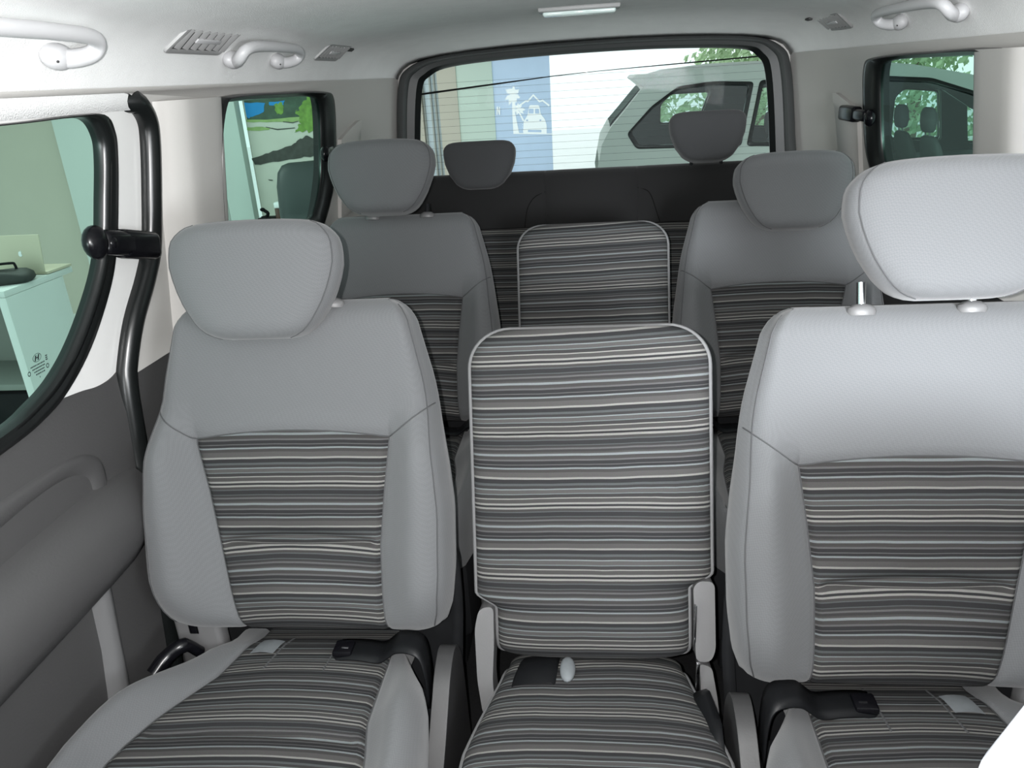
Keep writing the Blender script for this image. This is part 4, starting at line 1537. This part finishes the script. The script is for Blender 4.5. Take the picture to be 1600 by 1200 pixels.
# solid chair standing in for a dark seat shape in the quarter window
ch = thing('stand_in_chair', 'black high-backed stand-in for the dark seat shape before the beach poster', 'chair', (-1.98, 5.55, GZ), rz=R(30))
LEA = pbr('black_chair_leather', (0.045, 0.055, 0.055), 0.45)
b = MB()
rows = []
for v, hw, th in ((0, 0.22, 0.05), (0.1, 0.25, 0.06), (0.35, 0.25, 0.06), (0.38, 0.25, 0.05), (0.41, 0.25, 0.06), (0.6, 0.235, 0.06), (0.7, 0.21, 0.05), (0.75, 0.17, 0.03), (0.765, 0.12, 0.01)):
    rows.append([(math.copysign(abs(math.cos(k * math.pi / 12)) ** 0.5, math.cos(k * math.pi / 12)) * hw, math.copysign(abs(math.sin(k * math.pi / 12)) ** 0.6, math.sin(k * math.pi / 12)) * th + 0.25 + v * 0.15, 0.55 + v) for k in range(24)])
b.grid(rows, 0, closed=True, cap0=True, cap1=True)
b.build('backrest', LEA, ch, angle=60)
b = MB()
b.box((0, 0, 0.50), (0.54, 0.5, 0.12), 0.04, seg=3)
b.build('seat', LEA, ch)
for s in (-1, 1):
    b = MB()
    b.tube([(s * 0.26, 0.2, 0.5), (s * 0.27, 0.18, 0.72), (s * 0.27, -0.15, 0.72), (s * 0.26, -0.18, 0.5)], 0.018, 8)
    b.build('armrest', LEA, ch)
b = MB()
b.tube([(0, 0, 0.06), (0, 0, 0.46)], 0.03, 10)
for k in range(5):
    a = k * 2 * math.pi / 5
    b.tube([(0, 0, 0.09), (0.28 * math.cos(a), 0.28 * math.sin(a), 0.03)], 0.02, 8)
b.build('pedestal', SHELL, ch)
# low dark table with a jar and a gadget
tb = thing('side_table', 'black topped table below the beach poster', 'table', (-2.50, 6.22, GZ))
b = MB()
b.box((0, 0, 0.825), (0.52, 0.34, 0.03), 0.004)
b.build('tabletop', SHELL, tb)
for sx in (-1, 1):
    for sy in (-1, 1):
        b = MB()
        b.box((sx * 0.23, sy * 0.14, 0.405), (0.035, 0.035, 0.81), 0.003)
        b.build('leg', SHELL, tb)
jar = thing('jar', 'dark brown jar with a white lid on the black table', 'jar', (-2.54, 6.18, GZ + 0.841))
b = MB()
b.tube([(0, 0, 0), (0, 0, 0.09)], 0.045, 20)
b.build('jar_body', pbr('brown_jar', (0.10, 0.05, 0.04), 0.3), jar)
b = MB()
b.box((0, 0, 0.115), (0.085, 0.06, 0.05), 0.012)
b.build('lid', PRN, jar)
b = MB()
b.tube(catmull([(-0.06, 0, 0.012), (-0.02, 0.01, 0.02), (0.0, 0, 0.05), (-0.03, 0, 0.075)], 4), 0.014, 8)
b.ball((-0.04, 0, 0.08), (0.022, 0.018, 0.016))
b.box((0.0, 0, 0.008), (0.16, 0.08, 0.016), 0.005)
o = b.build('desk_stapler', SHELL)
o.location = (-2.66, 6.2, GZ + 0.841)
tag(o, 'small black desk gadget left of the jar on the black table', 'gadget')

# reception counter, laptop, bag seen through the door window
CW = pbr('white_counter_laminate', (0.70, 0.72, 0.70), 0.35)
cnt = thing('reception_counter', 'white reception counter with an angled end panel and dark shelf space', 'counter', (-2.75, 3.3, GZ))
b = MB()
b.box((-0.51, -0.02, 1.065), (1.4, 0.48, 0.03), 0.004)
ct_o = b.build('countertop', CW, cnt)
b = MB()
b.box((0.17, -0.06, 0.525), (0.04, 0.40, 1.05), 0.004)
b.build('end_panel', CW, cnt)
b = MB()
b.box((-0.51, 0.12, 0.525), (1.30, 0.03, 1.05), 0.003)
b.build('back_panel', pbr('grey_counter_back', (0.22, 0.22, 0.2), 0.6), cnt)
b = MB()
b.box((-0.51, -0.07, 0.62), (1.30, 0.34, 0.03), 0.003)
b.build('shelf', pbr('counter_shelf', (0.20, 0.21, 0.19), 0.6), cnt)
b = MB()
b.box((-0.51, -0.08, 0.31), (1.28, 0.30, 0.55), 0.01)
b.build('drawer_unit', SHELL, cnt)
lap = thing('laptop', 'silver beige laptop with open lid on the white counter', 'laptop', (-2.73, 3.345, GZ + 1.0815), rz=R(-3))
ALU = pbr('warm_aluminium', (0.58, 0.52, 0.40), 0.4, 0.2)
b = MB()
b.box((0, 0.09, 0.007), (0.34, 0.17, 0.013), 0.004)
b.build('keyboard_base', ALU, lap)
b = MB()
b.box((0, 0.005, 0.10), (0.34, 0.008, 0.175), 0.004, rot=Matrix.Rotation(R(-8), 3, 'X'))
lid = b.build('screen_lid', ALU, lap)
# small bitten fruit mark on the lid
b = MB()
fruit = [(0.011 * math.cos(a) * (1 - 0.12 * math.cos(2 * a)), 0.012 * math.sin(a)) for a in [k * math.pi / 16 for k in range(32)]]
fruit = [(x if not (x > 0.006 and abs(y - 0.002) < 0.005) else 0.006, y) for x, y in fruit]
b.sheet(fruit, [], lambda a, c, d: tuple(Matrix.Rotation(R(-8), 3, 'X') @ Vector((a, -0.0046 - d, c)) + Vector((0.06, 0.005, 0.10))), thick=0.001)
b.sheet([(0.001, 0.013), (0.006, 0.018), (0.005, 0.014)], [], lambda a, c, d: tuple(Matrix.Rotation(R(-8), 3, 'X') @ Vector((a, -0.0046 - d, c)) + Vector((0.06, 0.005, 0.10))), thick=0.001)
b.build('lid_logo', PRN, lid, smooth=False)
bag = thing('document_bag', 'flat black bag with a handle lying on the counter before the laptop', 'bag', (-2.71, 3.18, GZ + 1.0815), rz=R(22))
b = MB()
rows = []
for z, k in ((0, 0.9), (0.01, 1.0), (0.03, 0.98), (0.045, 0.85), (0.052, 0.6), (0.054, 0.2)):
    rows.append([(math.copysign(abs(math.cos(a)) ** 0.5, math.cos(a)) * 0.17 * k, math.copysign(abs(math.sin(a)) ** 0.5, math.sin(a)) * 0.07 * k, z + (0.006 * math.sin(a * 3) if z > 0 else 0.0)) for a in [i * math.pi / 16 for i in range(32)]])
b.grid(rows, 0, closed=True, cap0=True, cap1=True)
b.build('bag_body', pbr('black_bag_cloth', (0.02, 0.022, 0.02), 0.6, noise_scale=12, var=0.3), bag, angle=60)
b = MB()
b.tube(catmull([(0.0, 0.02, 0.045), (0.003, 0.02, 0.075), (0.015, 0.02, 0.082), (0.085, 0.02, 0.082), (0.097, 0.02, 0.075), (0.10, 0.02, 0.045)], 4), 0.006, 8)
b.build('bag_handle', SHELL, bag)

# ------------------------------------------------------------------ the parked car beyond
CARP_ = pbr('pearl_white_car_paint', (0.43, 0.49, 0.45), 0.5, spec=0.2)
DKI = pbr('dark_car_interior', (0.03, 0.04, 0.042), 0.7)
car = thing('parked_car', 'white parked car with rear spoiler, seen through the rear and quarter windows', 'car', (2.2, 8.8, GZ))
CX, CY = 2.2, 8.8
outl = [(0.10, -0.15), (0.05, 0.3), (0.08, 0.465), (0.115, 0.64), (0.20, 0.79), (0.33, 0.93), (0.50, 1.12), (0.62, 1.235), (0.75, 1.262), (1.2, 1.29), (1.7, 1.288), (2.3, 1.262), (2.75, 1.232),
        (3.15, 1.18), (3.55, 1.09), (3.9, 0.95), (4.3, 0.70), (4.6, 0.60), (5.0, 0.53), (5.25, 0.42), (5.32, 0.1), (5.3, -0.2)]
arch = lambda cx: [(cx + 0.38 * math.cos(a), -0.2 + 0.38 * math.sin(a)) for a in [math.pi - 0.05 - i * (math.pi - 0.1) / 10 for i in range(11)]]
outl = outl + list(reversed(arch(4.35))) + list(reversed(arch(1.0)))
w_rear = round_poly([(0.36, 0.73), (0.45, 0.585), (1.46, 0.56), (1.575, 1.14), (1.2, 1.165), (0.86, 1.14), (0.60, 0.97)], 0.04)
w_mid = round_poly([(1.51, 0.56), (2.56, 0.50), (2.56, 1.13), (2.3, 1.15), (1.63, 1.15)], 0.04)
w_frt = round_poly([(2.64, 0.24), (3.98, 0.20), (3.95, 0.62), (3.62, 0.93), (3.2, 1.08), (2.64, 1.135)], 0.05)
f_rear = round_poly([(0.80, 0.70), (0.80, 0.92), (0.92, 1.04), (1.37, 1.04), (1.26, 0.70)], 0.04)
f_mid = round_poly([(1.78, 0.62), (1.82, 0.90), (1.92, 1.06), (2.62, 1.05), (2.62, 0.55)], 0.04)
f_frt = round_poly([(3.43, 0.38), (3.39, 0.87), (3.47, 0.96), (3.87, 0.91), (3.99, 0.36)], 0.05)
f_end = round_poly([(4.16, 0.84), (4.30, 0.80), (4.44, 0.62), (4.48, 0.30), (4.28, 0.31)], 0.03)
for side_y, wins in ((-0.84, (w_rear, w_mid, w_frt)), (0.84, (f_rear, f_mid, f_frt, f_end))):
    sg = -1 if side_y > 0 else 1

    def f3(x, z, d, dd=0.0):
        return (x - CX, side_y + sg * (0.05 - d + dd + 0.16 * max(0, (z - 0.5)) / 0.7), z - GZ)
    b = MB()
    b.sheet(outl, list(wins), f3, thick=0.05, grid=0.25)
    b.build('body_side', CARP_, car, angle=40)
    b = MB()
    inner_o = [(x + (2.2 - x) * 0.03, z + (0.5 - z) * 0.06) for x, z in outl[2:20]] + [(4.9, 0.0), (0.3, 0.0)]
    b.sheet(inner_o, list(wins), lambda x, z, d: f3(x, z, d, 0.008), grid=0.25)
    b.build('door_lining', DKI, car, angle=40)
    for w in wins:
        b = MB()
        c = (sum(p[0] for p in w) / len(w), sum(p[1] for p in w) / len(w))
        wi = [(x + (c[0] - x) * 0.07, z + (c[1] - z) * 0.10) for x, z in w]
        ring(b, w, wi, [(0, 0.055), (0.3, 0.06), (1, 0.06), (1, 0.02)], f3)
        b.build('window_trim', RUB, car)
        b = MB()
        b.sheet(wi, [], lambda x, z, d: f3(x, z, 0.03))
        b.build('window_pane', GL_CAR, car)
# roof, bonnet and tail lofted across
top = outl[2:20]
b = MB()
rows = []
for (x, z) in top:
    k = 0.16 * max(0, (z - 0.5)) / 0.7
    yy = 0.79 - k
    rows.append([(x - CX, y * yy, z - GZ + 0.035 * (1 - y * y)) for y in (-1, -0.9, -0.6, 0, 0.6, 0.9, 1)])


def car_m(i, j):
    x = top[i][0]
    z = top[i][1]
    if 1 <= j <= 4 and (0.12 <= x < 0.5):
        return 1
    if 1 <= j <= 4 and (3.5 <= x < 4.3):
        return 1
    return 0


b.grid(rows, car_m)
b.grid([[Vector(p) * 1.0 - Vector((0, p[1] * 0.04, 0.055)) for p in r] for r in rows[5:15]], 2)
b.build('roof_and_bonnet', [CARP_, GL_CAR, DKI], car, angle=50)
b = MB()
sp_ = [(0.62, 1.20), (0.66, 1.262), (0.46, 1.262), (0.425, 1.235), (0.53, 1.15)]
b.sheet(sp_, [], lambda x, z, d: (x - CX, -0.66 + d, z - GZ), thick=1.32)
b.build('spoiler', CARP_, car, angle=30)
b = MB()
b.box((0.42, 0, 0.72), (4.6, 1.45, 0.06))
b.box((0.3, 0, 0.45), (4.4, 1.3, 0.5), 0.05)
b.build('cabin_floor', DKI, car)
CSE = pbr('dark_grey_car_seat', (0.13, 0.135, 0.135), 0.7)
CSL = pbr('mid_grey_car_seat', (0.34, 0.36, 0.36), 0.7)


def car_seat(x, y, up):
    b = MB()
    rows = []
    for v, hw, th in ((0, 0.20, 0.06), (0.1, 0.22, 0.07), (0.3, 0.22, 0.07), (0.42, 0.20, 0.055), (0.48, 0.16, 0.04), (0.5, 0.1, 0.02)):
        rows.append([(x - CX - 0.30 * v + math.sin(a) * th, y + math.copysign(abs(math.cos(a)) ** 0.6, math.cos(a)) * hw, 0.50 + v * 1.05) for a in [k * math.pi / 12 for k in range(24)]])
    b.grid(rows, lambda i, j: 1 if 2 <= j <= 4 else 0, closed=True, cap0=True, cap1=True)
    st = b.build('car_seat', [CSE, CSL], car, angle=60)
    b = MB()
    rows = []
    for v, hw, th in ((0, 0.08, 0.035), (0.02, 0.105, 0.05), (0.08, 0.125, 0.06), (0.15, 0.125, 0.055), (0.19, 0.11, 0.04), (0.205, 0.08, 0.02)):
        rows.append([(x - CX - 0.16 - 0.1 * v + math.sin(a) * th, y + math.copysign(abs(math.cos(a)) ** 0.6, math.cos(a)) * hw, 1.04 + up + v * 1.15) for a in [k * math.pi / 12 for k in range(24)]])
    b.grid(rows, 0, closed=True, cap0=True, cap1=True)
    b.tube([(x - CX - 0.15, y + 0.05, 0.96), (x - CX - 0.17, y + 0.05, 1.08 + up)], 0.008, 6, m=1)
    b.tube([(x - CX - 0.15, y - 0.05, 0.96), (x - CX - 0.17, y - 0.05, 1.08 + up)], 0.008, 6, m=1)
    b.build('car_headrest', [CSE, CSL], st, angle=60)


for x in (2.15, 3.53):
    for y in (-0.36, 0.36):
        car_seat(x, y, 0.02)
for x in (1.0, 4.35):
    for y in (-0.74, 0.74):
        b = MB()
        rows = []
        for rr, dy in ((0.12, -0.09), (0.22, -0.10), (0.31, -0.095), (0.335, -0.06), (0.335, 0.06), (0.31, 0.095), (0.12, 0.09)):
            rows.append([(x - CX + math.cos(k * math.pi / 14) * rr, y + dy, 0.335 + math.sin(k * math.pi / 14) * rr) for k in range(28)])
        b.grid(rows, lambda i, j: 1 if i in (0, 5) else 0, closed=True, cap0=True, cap1=True)
        b.build('wheel', [RUB, CHR], car, angle=40)

# trees and grass beyond the car
LEAF = pbr('sunlit_leaves', (0.46, 0.60, 0.38), 0.7, noise_scale=3, var=0.5)
TRK = pbr('tree_bark', (0.18, 0.14, 0.10), 0.9, noise_scale=12, var=0.4)
for i, (x, y, h, rr, lab) in enumerate(((3.4, 17.0, 3.6, 1.5, 'leafy green tree behind the rear part of the parked car'), (6.6, 17.5, 3.9, 1.7, 'leafy green tree behind the middle of the parked car'),
                                       (9.6, 17.0, 4.2, 1.8, 'leafy green tree behind the front of the parked car'))):
    rt = random.Random(20 + i)
    tr = thing('tree', lab, 'tree', (x, y, GZ), group='trees beyond the parked car')
    b = MB()
    b.tube([(0, 0, 0), (0.05, 0, h * 0.35), (-0.04, 0.05, h * 0.7)], [0.16, 0.12, 0.06], 8)
    b.build('trunk', TRK, tr)
    b = MB()
    for k in range(2600):
        u, v, w = rt.gauss(0, 1), rt.gauss(0, 1), rt.gauss(0, 1)
        d = Vector((u, v, w)).normalized()
        r_ = rr * (0.55 + 0.5 * rt.random()) * (0.8 + 0.3 * noise.noise(d * 2.0 + Vector((i * 9, 0, 0))))
        c = Vector((d.x * r_, d.y * r_, h * 0.62 + d.z * r_ * 0.95))
        a = Vector((rt.uniform(-1, 1), rt.uniform(-1, 1), rt.uniform(-1, 1))).normalized()
        e = a.orthogonal().normalized()
        s = rt.uniform(0.06, 0.12)
        g = a.cross(e)
        q = [b.vert(c + e * s), b.vert(c + g * s * 0.5), b.vert(c - e * s), b.vert(c - g * s * 0.5)]
        b.face(q)
    b.build('crown', LEAF, tr, smooth=False, recalc=False)
b = MB()
rt = random.Random(5)
for k in range(5000):
    c = Vector((rt.uniform(1.0, 12.0), rt.uniform(14.0, 15.2), GZ + 0.1 + 1.35 * rt.random() ** 0.8))
    a = Vector((rt.uniform(-1, 1), rt.uniform(-1, 1), rt.uniform(-1, 1))).normalized()
    e = a.orthogonal().normalized()
    g = a.cross(e)
    s = rt.uniform(0.05, 0.11)
    b.face([b.vert(c + e * s), b.vert(c + g * s * 0.5), b.vert(c - e * s), b.vert(c - g * s * 0.5)])
tag(b.build('hedge', LEAF, smooth=False, recalc=False), 'low green hedge behind the parked car', 'hedge', kind='stuff')
